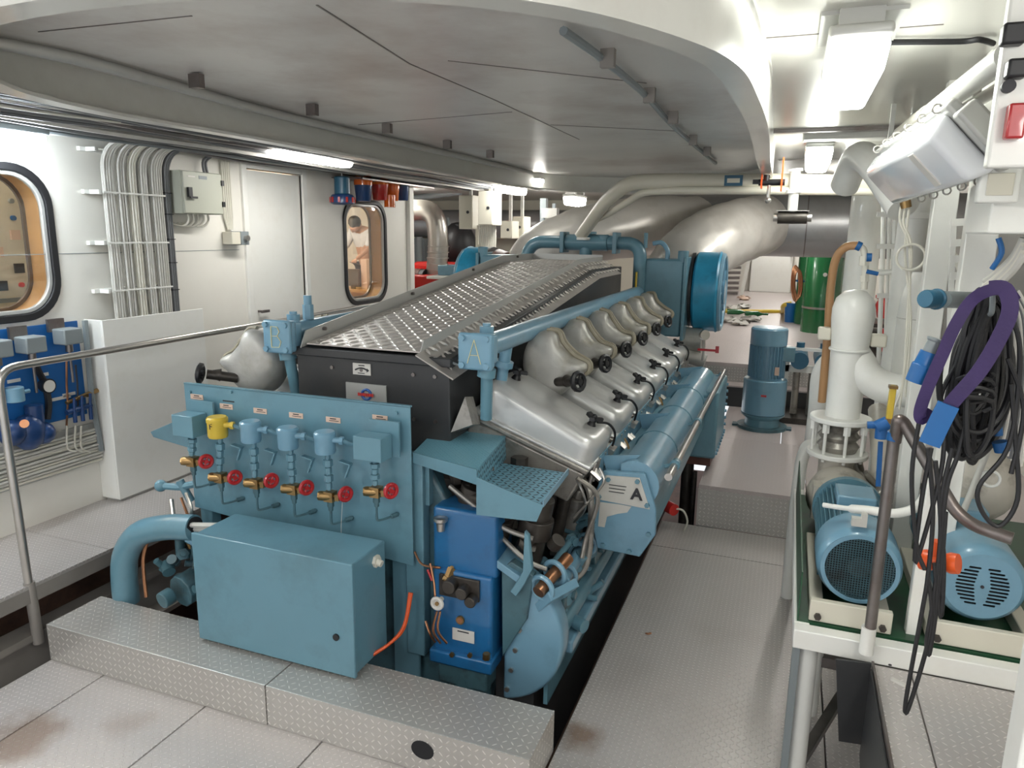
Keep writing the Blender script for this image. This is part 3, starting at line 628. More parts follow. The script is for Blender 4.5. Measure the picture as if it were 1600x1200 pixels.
# ring-side conduits with black clips
t = thing('hatch_conduit', (-2.3, 4, 2.74), 'long thin steel conduit inside the left edge of the hatch, held by black clips', 'pipe')
pt = [A(-60, 60, z=2.75), A(20, 72, z=2.75), A(150, 100, z=2.75), A(300, 142, z=2.75), A(480, 190, z=2.75), A(700, 240, z=2.75), A(830, 270, z=2.75)]
obj('conduit', MB().tube(crom(pt, 5), .020, 10), GALV, t)
for px, py in ((307, 127), (488, 172), (605, 201), (699, 226), (766, 241)): p = A(px, py, z=2.745); obj('clip', MB().box(p, (.05, .03, .05)), DSTEEL, t)
t = thing('hatch_conduit', (-.6, 3, 2.74), 'grey conduit crossing the hatch ceiling on the right in front of the coaming', 'pipe')
pt = [A(880, 48, z=2.75), A(945, 95, z=2.75), A(1010, 150, z=2.75), A(1055, 200, z=2.75), A(1118, 255, z=2.75)]
obj('conduit', MB().tube(crom(pt, 5), .013, 8), GREYP, t)
for px, py in ((950, 90), (1015, 148), (1052, 183), (1083, 218), (1105, 236)): p = A(px, py, z=2.75); obj('clip', MB().box(p, (.045, .03, .06)), BEAMP, t)
# lanterns
def lantern(px, py, h_, r_, body, base, label, y_x=-4.2, extra=None):
    top = A(px, py, x=y_x); s = top-Vector((0, 0, h_)); t = thing('lantern', tuple(s), label, 'lantern')
    obj('lens', MB().lathe(s, (0, 0, 1), [(0, r_*.75), (h_*.05, r_*.85), (h_*.62, r_)], 18), body, t); obj('cap', MB().lathe(s+Vector((0, 0, h_*.62)), (0, 0, 1), [(0, r_*1.06), (h_*.3, r_*1.06), (h_*.38, r_*.8)], 18), base, t)
    return t
solo('lantern_shelf', MB().bx(-4.36, -4.0, 6.35, 7.9, 2.715, 2.725).bx(-4.02, -4.0, 6.35, 7.9, 2.70, 2.725), DSTEEL, 'narrow shelf under the ceiling from which the lanterns hang', 'shelf')
p = A(534, 276, x=-4.15); t = thing('lantern', tuple(p-Vector((0, 0, .26))), 'teal camping-style lantern with red segments round its base, hung left of the others', 'lantern')
obj('body', MB().cyl(p-Vector((0, 0, .17)), p, .075), LTEAL, t, bevel=.01); obj('collar', MB().lathe(p-Vector((0, 0, .17)), (0, 0, -1), [(0, .10), (.02, .115), (.08, .115), (.095, .09)], 20), NAVY, t)
sg = MB()
for k in range(10): q = p+Vector((.115*math.cos(k*.628), .115*math.sin(k*.628), -.22)); sg.box(q, (.02, .02, .05), Matrix.Rotation(k*.628, 3, 'Z'))
obj('red_segments', sg, REDG, t); obj('hook', MB().tube(crom([p, p+Vector((0, 0, .04)), p+Vector((0, -.03, .08)), p+Vector((0, -.03, .12))], 4), .006, 6), W_PAINT, t)
lantern(567, 274, .26, .09, NAVY, ORG2, 'dark blue lantern with an orange cap, second in the hanging row')
lantern(593, 274, .26, .09, REDG, ORG2, 'deep red lantern in the hanging row, right of the blue one')
t = lantern(613, 282, .22, .075, ORG2, ORG2, 'clear orange funnel-shaped lantern hanging lowest in the row')
obj('funnel', MB().cyl(A(609, 305, x=-4.15), A(609, 324, x=-4.15), .06, .06), ORG2, t)
lantern(629, 278, .25, .07, NAVY, LTEAL, 'narrow dark navy lantern at the wall corner, last in the hanging row')
# ================================================================ ENGINE
XC = -1.97
CY = [3.57+.597*k for k in range(6)]            # cylinder stations
eng = thing('diesel_engine', (XC, 3.1, -.3), 'big teal blue V-type marine diesel engine filling the middle of the room', 'engine')
prof = [(-.62, -.35), (.62, -.35), (.70, .25), (.98, .55), (1.08, .95), (.62, 1.06), (.45, 1.18), (-.45, 1.18), (-.62, 1.06), (-1.08, .95), (-.98, .55), (-.70, .25)]
obj('crankcase', MB().prism([(XC+a, 3.35, b) for a, b in [(-.62, -.35), (.62, -.35), (.70, .25), (.80, .55), (.78, .8), (.5, 1.0), (-.5, 1.0), (-.78, .8), (-.8, .55), (-.70, .25)]], (0, 3.9, 0)), ENGD, eng)
obj('end_housing', MB().prism([(XC+a, 3.0, b) for a, b in [(-.62, -.2), (.62, -.2), (.72, .3), (.60, .75), (.40, 1.1), (-.40, 1.1), (-.60, .75), (-.72, .3)]], (0, .4, 0)), ENGD, eng, bevel=.02)
bol = MB()
for k in range(14): t_ = k/13*PI; bol.hexn((XC+.62*math.cos(t_), 2.985, .32+.55*math.sin(t_)), (XC+.62*math.cos(t_), 3.0, .32+.55*math.sin(t_)), .018)
split_obj('housing_bolt', bol, STEEL, eng)
Rt = Matrix.Rotation(math.radians(20), 3, 'Y')    # A bank tilts outward
Rv = Matrix.Rotation(math.radians(-15), 3, 'Y')
def bank(mirror, n, tagname):
    for k in range(n):
        yc = CY[k]; c = Vector((-1.175, yc, 1.125)); c = c + Vector((0, 0, .03)); P = lambda u, v, w_: c + Rt @ Vector((u, v, w_))
        hd = MB()
        hd.prism([P(-.33, -.22, -.20), P(.30, -.22, -.20), P(.33, -.22, -.02), P(-.33, -.22, -.02)], Vector((0, .44, 0)))
        h = obj('cylinder_head', hd, HEAD, eng, bevel=.012, mirror=mirror)
        gk = MB().prism([P(-.345, -.232, -.02), P(.335, -.232, -.02), P(.345, -.232, .012), P(-.345, -.232, .012)], Vector((0, .464, 0)))
        obj('gasket_rim', gk, HEAD, h, bevel=.01, mirror=mirror)
        cv = MB(); rs = []
        Hf = lambda u: .198 if u < .05 else (.198-.052*min(1, (u-.05)/.14)**1.3 if u < .19 else .146)
        steps = [(0, 0.0)] + [(.062*(1-math.cos(a_)), math.sin(a_)) for a_ in [i/7*PI/2 for i in range(8)]] + [(.085, 1.0), (.12, 1.0), (.16, 1.0)]
        for q_, (ins, hf) in enumerate(steps):
            hz_ = .0 if q_ == 0 else None
            lp_ = rrect(-.335+ins, .335-ins, -.205+ins, .205-ins, max(.012, .085-ins*.6), 6)
            rs.append([cv.bm.verts.new(P(u, v, .012+(0 if q_ == 0 else (Hf(u)-.062)+.062*hf))) for u, v in lp_])
        for q_ in range(len(rs)-1): cv.bridge(rs[q_], rs[q_+1])
        cv.face(rs[0][::-1]); cv.face(rs[-1])
        co = obj('rocker_cover', cv, ALU, eng, ang=50, mirror=mirror)
        lip = MB().prism([P(-.35, -.225, .010), P(.345, -.225, .010), P(.345, -.225, .03), P(-.35, -.225, .03)], Vector((0, .45, 0)))
        obj('cover_rim', lip, ALU, co, bevel=.008, mirror=mirror)
        for a, b in ((.23, .150), (-.24, .205)):
            kb = MB().cyl(P(a, .0, b), P(a, 0, b+.03), .030, .014)
            kb.cyl(P(a, 0, b+.03), P(a, 0, b+.045), .02)
            for q in range(3): t_ = q*2*PI/3+.5; kb.bar(P(a, 0, b+.045), P(a+.048*math.cos(t_), .048*math.sin(t_), b+.052), .028, .018)
            kb.sph(P(a, 0, b+.055), .016, 10)
            obj('star_knob', kb, BLK, co, mirror=mirror)
        # outboard fittings
        if mirror is None or k < 2:
            ft = MB()
            for q, (v_, r_) in enumerate(((-.14, .016), (-.05, .02), (.06, .016), (.14, .02))):
                ft.hexn(P(.34, v_, -.02-.02*(q % 2)), P(.40, v_, -.04-.02*(q % 2)), r_).cyl(P(.36, v_, -.10), P(.345, v_, .03), .010)
            ft.box(P(.355, .17, .02), (.05, .09, .03), Rt)
            split_obj('injector_fitting', ft, STEEL, h, mirror=mirror)
            pp = MB()
            pp.tube(crom([P(.37, -.1, 0), P(.42, -.12, -.05), P(.40, -.18, -.14), P(.36, -.22, -.26)], 5), .007, 6)
            pp.tube(crom([P(.30, -.24, -.05), P(.36, -.25, -.10), P(.39, -.15, -.22), P(.36, -.1, -.34)], 5), .007, 6)
            obj('fuel_pipe', pp, BRASS if k % 2 else STEEL, h, mirror=mirror)
            hs = MB().tube(crom([P(.25, .03, .175), P(.30, .10, .17), P(.345, .15, .12), P(.355, .18, .04)], 5), .007, 6)
            obj('breather_hose', hs, BLK, co, mirror=mirror)
    # liners / pushrod tubes and pumps below the heads
    for k in range(n):
        yc = CY[k]
        sk = MB().cyl((-1.06, yc, .98), (-1.22, yc, .62), .12, .13, 16).cyl((-.98, yc-.10, .98), (-1.06, yc-.10, .55), .035).cyl((-.96, yc+.1, .98), (-1.05, yc+.1, .55), .035)
        obj('cylinder_skirt', sk, IRON, eng, mirror=mirror)
        fp = MB().cyl((-1.0, yc-.02, .60), (-.96, yc-.02, .82), .045).hexn((-.96, yc-.02, .82), (-.95, yc-.02, .87), .03).box((-1.02, yc, .55), (.14, .16, .12))
        obj('fuel_pump', fp, HEAD, eng, bevel=.006, mirror=mirror)
    # insulated exhaust bends, black side knobs
    for k in range(n):
        yc = CY[k]+.28 if mirror is None else CY[k]-.36
        if mirror is not None and k > 2: continue
        ol = crom([(-1.35, 0, 1.60), (-1.27, 0, 1.67), (-1.19, 0, 1.665), (-1.155, 0, 1.60), (-1.085, 0, 1.535), (-1.005, 0, 1.505), (-1.00, 0, 1.46), (-1.055, 0, 1.42), (-1.10, 0, 1.35), (-1.18, 0, 1.30), (-1.30, 0, 1.32), (-1.38, 0, 1.45)], 3, closed=True); ctr = Vector((-1.20, 0, 1.47)); b = MB(); rs = []; rn = random.Random(k)
        for t_ in (-1, -.93, -.8, -.6, -.3, 0, .3, .6, .8, .93, 1):
            sc_ = (1, .985, .95, .86, .70, .40)[(0, .3, .6, .8, .93, 1).index(abs(t_))]
            rs.append([b.bm.verts.new(ctr+(p-ctr)*sc_+Vector((0, yc+.115*t_, 0))+Vector((rn.uniform(-1, 1), rn.uniform(-1, 1), rn.uniform(-1, 1)))*(.006 if abs(t_) < .7 else .001)) for p in ol])
        for i in range(len(rs)-1): b.bridge(rs[i], rs[i+1])
        b.face(rs[0][::-1]); b.face(rs[-1])
        bo = obj('exhaust_lagging', b, BOOT, eng, sub=1, ang=180, mirror=mirror)
        for j, dy in enumerate((-.03, .02)):
            sm = MB(); rg_ = [(-1.25, 1.675), (-1.185, 1.665), (-1.15, 1.61), (-1.085, 1.54), (-1.01, 1.508), (-1.0, 1.455), (-1.04, 1.43)]
            sm.tube(crom([(x+.008, yc+dy+.012*math.sin(i*2.1+j), z+.006*math.sin(i*3+k)) for i, (x, z) in enumerate(rg_)], 4), .011, 6)
            obj('lagging_seam', sm, SEAM, bo, mirror=mirror)
        kx = MB().cyl((-1.15, yc-.10, 1.40), (-1.03, yc-.20, 1.43), .026).cyl((-1.08, yc-.15, 1.42), (-1.04, yc-.19, 1.43), .035, .02)
        kn = obj('valve_spindle', kx, IRON, eng, mirror=mirror)
        wh = MB().torus((-1.0, yc-.215, 1.435), (1, -.5, .15), .046, .014, 12, 6)
        for q in range(3): t_ = q*2*PI/3; s_, b_, _ = frame((1, -.5, .15)); wh.cyl(Vector((-1.0, yc-.215, 1.435)), Vector((-1.0, yc-.215, 1.435))+s_*.04*math.cos(t_)+b_*.04*math.sin(t_), .008)
        wh.cyl((-1.02, yc-.205, 1.433), (-.985, yc-.222, 1.437), .018)
        obj('knob_wheel', wh, BLK, kn, mirror=mirror)
    # cooling water rail with branches and end flange
    xr = -1.345 if mirror is None else 2*mirror+2.47
    rail = MB().cyl((xr, 3.14, 1.665), (xr, 6.95, 1.665), .056, n=20)
    ra = obj('water_rail', rail, ENGL, eng, mirror=mirror)
    br = MB()
    for k in range(6):
        y = CY[k]-.10; br.cyl((xr, y, 1.63), (xr-.02, y, 1.50), .032).cyl((xr-.012, y, 1.545), (xr-.018, y, 1.515), .05).cyl((xr-.018, y, 1.51), (xr-.04, y, 1.36), .030)
    br.cyl((xr, 3.2, 1.70), (xr, 3.2, 1.76), .035).cyl((xr, 3.2, 1.76), (xr, 3.2, 1.775), .02)
    if mirror is not None: br.hexn((xr, 3.33, 1.72), (xr, 3.33, 1.80), .03).cyl((xr, 3.33, 1.80), (xr, 3.33, 1.85), .022)
    split_obj('rail_branch', br, ENGL, ra, mirror=mirror)
    fl = obj('end_flange', MB().bx(xr-.086, xr+.086, 3.05, 3.08, 1.567, 1.743).bx(xr-.080, xr+.080, 3.083, 3.12, 1.573, 1.737).bx(xr-.07, xr+.07, 3.12, 3.18, 1.59, 1.73), ENGL, eng, bevel=.014, seg=3, mirror=mirror)
    bo = MB()
    for i in (-1, 1):
        for j in (-1, 1): bo.hexn((xr+i*.062, 3.037, 1.655+j*.064), (xr+i*.062, 3.05, 1.655+j*.064), .016)
    split_obj('flange_bolt', bo, ENGL, fl, mirror=mirror)
    lx = xr if mirror is None else 2*mirror-xr
    lt = MB(); L0 = lambda a, b: Vector((lx+a, 3.048, 1.655+b))
    for a_, b_ in (((( -.034, -.055), (.0, .058)), ((.0, .058), (.034, -.055)), ((-.022, -.015), (.022, -.015))) if tagname == 'A' else (((-.028, -.055), (-.028, .055)), ((-.028, .055), (.012, .053)), ((.012, .053), (.024, .030)), ((.024, .030), (.010, .006)), ((.010, .006), (-.028, .004)), ((.010, .006), (.032, -.022)), ((.032, -.022), (.020, -.052)), ((.020, -.052), (-.028, -.055)))): lt.bar(L0(*a_), L0(*b_), .002, .007, up=(0, 1, 0))
    obj('bank_letter', lt, YINK, fl)
    obj('drain_pipe', MB().cyl((xr+.02, 3.16, 1.60), (xr+.0, 3.2, 1.30), .03).cyl((xr+.02, 3.16, 1.56), (xr+.015, 3.16, 1.52), .045), ENG, fl, mirror=mirror)
bank(None, 6, 'A'); bank(XC, 6, 'B')
# air box with name plates
ab = MB()
def zt(y): return 1.60 + .33*min(1, max(0, (y-3.15)/2.8))
ab.prism([(-2.42, y, z) for y, z in ((3.15, 1.10), (6.95, 1.10), (6.95, 1.90), (5.95, 1.91), (3.15, 1.59))], (.90, 0, 0))
abx = obj('air_box', ab, BLKP, eng, bevel=.006)
obj('air_box_flange', MB().bx(-2.45, -1.50, 3.12, 3.15, 1.555, 1.60), BLKP, abx, bevel=.006)
bo = MB()
for x in (-2.2, -2.02, -1.72, -1.60):
    for z in (1.50, 1.27): bo.cyl((x, 3.142, z), (x, 3.15, z), .010, n=10)
split_obj('cover_bolt', bo, DSTEEL, abx)
ap = obj('arrow_plate', MB().bx(-2.07, -1.965, 3.143, 3.149, 1.475, 1.535), WLAB, abx)
ar = MB().tube([(-2.055+.075*t_, 3.141, 1.500+.012*math.sin(PI*t_)) for t_ in [i/6 for i in range(7)]], .004, 6)
ar.prism([(-1.985, 3.141, 1.512), (-1.972, 3.141, 1.500), (-1.988, 3.141, 1.490)], (0, .002, 0)).bx(-2.04, -2.0, 3.141, 3.143, 1.482, 1.486).bx(-2.035, -2.0, 3.141, 3.143, 1.522, 1.527)
obj('arrow_mark', ar, INK, ap)
npl = obj('nameplate', MB().bx(-2.115, -1.875, 3.141, 3.149, 1.24, 1.43), GALV, abx)
obj('round_logo', MB().torus((-1.99, 3.138, 1.375), (0, 1, 0), .026, .007, 24, 6), LOGOB, npl)
lw = MB()
for k in range(7): lw.bx(-2.037+.0135*k, -2.037+.0135*k+.010, 3.130, 3.133, 1.367, 1.383)
lw.bx(-2.035, -1.945, 3.131, 3.133, 1.373, 1.377); obj('logo_word', lw, LOGOR, npl)
ln = MB()
for j in range(4):
    for x0, x1 in ((-2.10, -2.055), (-2.02, -1.97), (-1.95, -1.89)): ln.bx(x0, x1, 3.139, 3.141, 1.262+.02*j, 1.265+.02*j)
obj('engraved_lines', ln, INK, npl)
text('small_bank_letter', 'A', YINK, abx, (-1.505, 3.62, 1.46), .07, (0, 1, 0), (0, 0, 1))
# tread plate walk on top of the air box
tp = MB()
tp.hexa([(-2.34, 3.13, 1.615), (-1.66, 3.13, 1.615), (-1.66, 5.95, 1.945), (-2.34, 5.95, 1.945), (-2.34, 3.13, 1.622), (-1.66, 3.13, 1.622), (-1.66, 5.95, 1.952), (-2.34, 5.95, 1.952)])
tp.bx(-2.34, -1.66, 5.95, 6.75, 1.945, 1.952)
wk = obj('top_walkway', tp, GRATE, eng)
lz = MB()
def loz(c, ux, uy, un, L_, W_, H_):
    v = [lz.bm.verts.new(c+ux*a*L_+uy*b*W_+un*h*H_) for a, b, h in ((-1, 0, 0), (0, -1, 0), (1, 0, 0), (0, 1, 0), (-.45, 0, 1), (.45, 0, 1))]
    for f in ((0, 1, 4), (1, 2, 5), (1, 5, 4), (2, 3, 5), (3, 0, 4), (3, 4, 5)): lz.face([v[i] for i in f])
ny = 66; nx = 13
for j in range(ny):
    s_ = j/(ny-1)*3.62+.02; y = 3.13+s_; z = 1.623+.33*min(1, s_/2.82); un = Vector((0, -.116, .993)) if y < 5.95 else Vector((0, 0, 1)); uy = Vector((0, .993, .116)) if y < 5.95 else Vector((0, 1, 0))
    for i in range(nx):
        x = -2.31+.62*(i+.5)/nx; sg_ = 1 if (i+j) % 2 else -1; d_ = (Vector((1, 0, 0))+uy*.95*sg_).normalized(); loz(Vector((x, y, z)), d_, un.cross(d_), un, .027, .009, .006)
    if j % 1 == 0:
        yy = 3.12+s_; zc = 1.59+.33*min(1, s_/2.83)
        for i in range(3):
            n2 = Vector((.5, -.10, .86)); d_ = Vector((.75, .55*(1 if (i+j) % 2 else -1), -.42)).normalized(); loz(Vector((-1.632+.058*i, yy, zc+.030-.033*i)), d_, n2.cross(d_), n2, .030, .011, .008)
obj('tread_pattern', lz, TIP, wk, ang=10)
lp = MB()
lp.prism([(-2.36, 3.10, 1.60), (-2.36, 5.95, 1.93), (-2.36, 6.75, 1.93), (-2.36, 6.75, 2.01), (-2.36, 5.95, 2.01), (-2.36, 3.15, 1.685)], (.006, 0, 0))
lp.prism([(-1.665, 3.10, 1.60), (-1.665, 5.95, 1.93), (-1.665, 6.75, 1.93), (-1.665, 6.75, 1.995), (-1.665, 5.95, 1.995), (-1.665, 3.15, 1.675)], (.006, 0, 0))
lp.bx(-2.36, -1.66, 6.745, 6.751, 1.93, 2.01)
obj('edge_flange', lp, GALV, wk)
st = MB(); st.hexa([(-1.66, 3.06, 1.612), (-1.48, 3.10, 1.50), (-1.48, 5.95, 1.84), (-1.66, 5.95, 1.94), (-1.66, 3.06, 1.618), (-1.475, 3.10, 1.506), (-1.475, 5.95, 1.846), (-1.66, 5.95, 1.946)])
st.hexa([(-1.66, 5.95, 1.94), (-1.48, 5.95, 1.84), (-1.48, 6.75, 1.84), (-1.66, 6.75, 1.94), (-1.66, 5.95, 1.946), (-1.475, 5.95, 1.846), (-1.475, 6.75, 1.846), (-1.66, 6.75, 1.946)])
obj('side_tread', st, GRATE, wk)
bo = MB()
for y in (3.3, 4.3, 5.3, 6.3): z = zt(y)+.09; bo.cyl((-2.353, y, z-.03), (-2.335, y, z-.03), .010, n=8)
split_obj('flange_screw', bo, DSTEEL, wk)
obj('support_bracket', MB().prism([(-1.52, 3.16, 1.22), (-1.42, 3.20, 1.26), (-1.46, 3.20, 1.40)], (0, .10, -.02)), HEAD, abx)
# top cross pipe with thermostat body, risers
mf = MB()
mf.tube(fillet([(-1.345, 6.95, 1.60), (-1.345, 6.95, 2.12), (-1.75, 6.95, 2.12)], .14, 8), .062, 18)
mf.tube(fillet([(-2.595, 6.95, 1.60), (-2.45, 6.95, 2.12), (-2.05, 6.95, 2.12)], .14, 8), .062, 18)
cp = obj('cross_pipe', mf, ENG, eng)
tb = MB().cyl((-2.08, 6.95, 2.12), (-1.66, 6.95, 2.12), .078, n=20)
for x in (-2.10, -1.58): tb.bx(x-.02, x+.02, 6.85, 7.05, 2.02, 2.22)
tb.cyl((-1.66, 6.95, 2.12), (-1.58, 6.95, 2.12), .07).cyl((-1.88, 6.95, 1.90), (-1.88, 6.95, 2.22), .062).cyl((-1.88, 6.95, 2.20), (-1.88, 6.95, 2.225), .10).cyl((-1.70, 6.95, 2.10), (-1.70, 6.95, 2.19), .07)
obj('thermostat_housing', tb, ENG, cp, bevel=.005)
obj('lifting_eye', MB().cyl((-1.30, 6.95, 2.08), (-1.30, 6.95, 2.22), .018), ENG, cp)
vp = MB().tube(crom([(-1.24, 7.0, 2.12), (-1.16, 7.0, 2.13), (-1.10, 7.0, 2.06), (-1.10, 7.0, 1.96)], 6), .022, 10)
obj('vent_pipe', vp, ENGL, cp)
tm = MB().cyl((-1.345, 6.80, 1.72), (-1.345, 6.80, 1.86), .010); obj('thermometer', tm, YEL, cp)
# free-end cooler block & turbochargers
for mr in (None, XC):
    cb_ = MB().bx(-1.30, -.93, 6.95, 7.35, 1.25, 1.98)
    o = obj('air_cooler', cb_, ENG, eng, bevel=.02, mirror=mr)
    obj('cooler_flange', MB().bx(-.93, -.90, 6.92, 7.38, 1.22, 2.0).cyl((-.95, 7.0, 1.95), (-.95, 7.0, 2.06), .05), ENG, o, bevel=.006, mirror=mr)
    tc = MB().lathe((-1.0, 7.42, 1.68), (1, 0, 0), [(-.12, .20), (-.06, .32), (.04, .35), (.12, .30)], 36)
    o = obj('turbine_casing', tc, RUST, eng, mirror=mr)
    obj('casing_band', MB().cyl((-.90, 7.42, 1.68), (-.87, 7.42, 1.68), .37, n=36), BLKP, o, mirror=mr)
    rgn = MB().lathe((-.86, 7.38, 1.66), (1, 0, 0), [(0, .36), (.02, .385), (.20, .385), (.22, .395), (.24, .38)], 40)
    o = obj('silencer_ring', rgn, TEALB, eng, mirror=mr)
    rg2 = MB().torus((-.615, 7.38, 1.66), (1, 0, 0), .355, .028, 40, 8)
    for q in range(10): t_ = q*PI/5; rg2.bar((-.61, 7.38, 1.66), (-.61, 7.38+.35*math.cos(t_), 1.66+.35*math.sin(t_)), .02, .02)
    rg2.cyl((-.63, 7.38, 1.66), (-.58, 7.38, 1.66), .12)
    obj('silencer_grille', rg2, ENGL, o, mirror=mr)
    obj('silencer_disc', MB().cyl((-.635, 7.38, 1.66), (-.625, 7.38, 1.66), .36, n=36), ENGD, o, mirror=mr)
ev = MB().cyl((-.95, 7.2, 1.2), (-.75, 7.2, 1.2), .12).cyl((-.9, 7.15, 1.05), (-.7, 7.15, 1.0), .07)
obj('lower_lagging', ev, BOOT, eng)
g = obj('pressure_gauge', MB().cyl((-.68, 6.62, 1.33), (-.66, 6.59, 1.335), .045, n=20).cyl((-.67, 6.62, 1.1), (-.67, 6.62, 1.3), .012), STEEL, eng)
obj('cock_handle', MB().bar((-.72, 6.6, 1.2), (-.55, 6.6, 1.2), .012, .02).box((-.55, 6.6, 1.21), (.03, .02, .06)), RED, g)
# camshaft/fuel side box on the A side with rounded hood
face = [(-.815, 1.005), (-.60, 1.02), (-.535, .84), (-.53, .70), (-.605, .565), (-.83, .575), (-.885, .79)]
sb = MB().prism([(x, 3.50, z) for x, z in face], (0, .03, 0))
cvb = obj('fuel_side_cover', sb, ENGL, eng, bevel=.006)
obj('cover_box', MB().prism([(x, 3.53, z) for x, z in [(-.83, .97), (-.60, .99), (-.545, .83), (-.54, .71), (-.62, .58), (-.84, .59)]], (0, 2.9, 0)), ENG, cvb, bevel=.01)
hd = MB(); arc = []
cxh, czh = -.655, .945
for i in range(13): t_ = -.35*PI + i/12*1.05*PI; arc.append((cxh+.125*math.cos(t_), 3.53, czh+.125*math.sin(t_)))
hd.prism(arc+[(-.75, 3.53, .85)], (0, 2.92, 0)); obj('rounded_hood', hd, ENGL, cvb, ang=25)
bd = MB()
for y in (4.15, 4.85, 5.5): bd.torus((cxh, y, czh), (0, 1, 0), .125, .006, 32, 6)
split_obj('hood_seam', bd, ENG, cvb)
bk = MB()
for y in (3.58, 4.55, 5.55, 6.35): bk.prism([(-.84, y, 1.06), (-.64, y, 1.09), (-.80, y, .92)], (0, .012, 0))
bk.bx(-.845, -.838, 3.53, 6.45, .90, 1.075)
split_obj('hood_gusset', bk, ENGL, cvb)
ty = obj('type_plate', MB().prism([(-.80, 3.495, .985), (-.625, 3.495, .995), (-.565, 3.495, .835), (-.845, 3.495, .85)], (0, .005, 0)), CABG, cvb)
text('bank_letter', 'A', INK, ty, (-.635, 3.489, .905), .085, (1, 0, 0), (0, 0, 1), font_bold=True)
ln = MB()
for j in range(3): ln.bx(-.78, -.70+.005*j, 3.493, 3.495, .90+.018*j, .904+.018*j)
obj('plate_print', ln, INK, ty)
obj('bare_patch', MB().prism([(-.83, 3.497, .70), (-.795, 3.497, .70), (-.785, 3.497, .76), (-.73, 3.497, .785), (-.68, 3.497, .80), (-.66, 3.497, .835), (-.72, 3.497, .838), (-.825, 3.497, .835)], (0, .004, 0)), CABG, cvb)
bo = MB()
for x, z in ((-.785, .965), (-.635, .975), (-.83, .865), (-.58, .855), (-.855, .72), (-.565, .70), (-.80, .60), (-.66, .59)): bo.hexn((x, 3.485, z), (x, 3.50, z), .013)
split_obj('cover_bolt', bo, ENG, cvb)
hr = MB().cyl((-.49, 3.55, 1.0), (-.47, 6.55, 1.03), .020, n=12)
hb = obj('grab_bar', hr, STEEL, eng)
so = MB()
for y in (3.75, 4.7, 5.6, 6.45): so.cyl((-.56, y, .98), (-.485, y, 1.01), .012).cyl((-.485, y-.02, 1.01), (-.483, y+.02, 1.01), .028)
split_obj('bar_standoff', so, ENG, hb)
rb = obj('rear_side_box', MB().bx(-.80, -.44, 5.75, 6.55, .45, 1.0), ENG, eng, bevel=.02)
bo = MB()
for k in range(8): bo.hexn((-.44, 5.8+.1*k, .49), (-.425, 5.8+.1*k, .49), .014).hexn((-.44, 6.52, .5+.06*k), (-.425, 6.52, .5+.06*k), .014)
split_obj('box_bolt', bo, ENGL, rb); obj('red_foot', MB().bx(-.78, -.48, 5.85, 6.45, .36, .45), RUST, rb); obj('rear_post', MB().cyl((-.66, 5.9, -.6), (-.66, 5.9, .4), .05).cyl((-.58, 5.7, -.6), (-.58, 5.7, .35), .02), IRON, rb)
rc_ = A(1050, 795, y=5.3); obj('red_cap', MB().cyl(rc_+Vector((-.05, .05, 0)), rc_+Vector((.02, -.02, 0)), .045), REDE, rb); obj('cap_cable', MB().tube(crom([rc_, rc_+Vector((.08, 0, .0)), rc_+Vector((.12, 0, -.08)), rc_+Vector((.10, 0, -.16))], 5), .008, 6), CABW, rb)
# bed rail, pipes and clutter along the A side foot
obj('bed_rail', MB().bx(-1.12, -.93, 3.0, 7.2, .16, .20).bx(-.95, -.93, 3.0, 7.2, -.05, .18), ENG, eng)
obj('bed_girder', MB().bx(-1.2, -1.0, 3.0, 7.2, -.6, .15), BLKP, eng)  # girder coloured black so the gap beside the engine reads as shade
obj('side_rail', MB().bx(-.93, -.845, 3.12, 7.0, .17, .24), ENGL, eng, bevel=.012, seg=2)
obj('drain_main', MB().tube([(-.92, 3.12, .30), (-.92, 7.0, .30)], .050, 12), ENG, eng)
lv = MB()
for k in range(6):
    y = 3.25+.6*k
    lv.cyl((-1.02, y, .42), (-.90, y, .42), .11, n=18).hexn((-.90, y, .42), (-.87, y, .42), .03).box((-.98, y+.28, .40), (.10, .20, .22)).cyl((-.94, y+.2, .30), (-.94, y+.2, .60), .022)
split_obj('crankcase_door', lv, ENGD, eng, bevel=.006)
obj('fuel_main', MB().cyl((-.90, 3.1, .56), (-.90, 6.4, .58), .026).cyl((-.955, 3.1, .63), (-.955, 6.4, .65), .018), ENG, eng)
sp = MB()
for y in (3.05, 3.16, 3.42, 3.55): sp.torus((-.905, y, .565), (0, 1, 0), .055, .012, 20, 8)
sp.cyl((-.905, 3.02, .565), (-.905, 3.6, .565), .035)
split_obj('coupling_ring', sp, ENGL, eng)
wr = MB()
wr.tube(crom([(-.95, 3.5, .98), (-.86, 3.42, .90), (-.84, 3.38, .70), (-.86, 3.36, .52), (-.94, 3.3, .44)], 6), .018, 8)
wr.tube(crom([(-.90, 3.3, 1.02), (-.80, 3.34, .92), (-.85, 3.34, .70), (-.86, 3.3, .60)], 6), .012, 8)
obj('bent_hose', wr, HEAD, eng)
cl = MB(); rnd = random.Random(3)
for k in range(34):
    x = rnd.uniform(-1.5, -.95); y = rnd.uniform(3.02, 3.32); z = rnd.uniform(.55, 1.02); r = rnd.uniform(.015, .05); l_ = rnd.uniform(.04, .14)
    dv = Vector((rnd.choice((0, 1, .3)), rnd.uniform(-.6, .2), rnd.choice((1, .4, 0))))
    if dv.length < .1: dv = Vector((0, 0, 1))
    dv.normalize(); cl.hexn((x, y, z), Vector((x, y, z))+dv*l_, r) if k % 3 else cl.cyl((x, y, z), Vector((x, y, z))+dv*l_, r)
split_obj('oily_fitting', cl, IRON, eng)
cl = MB()
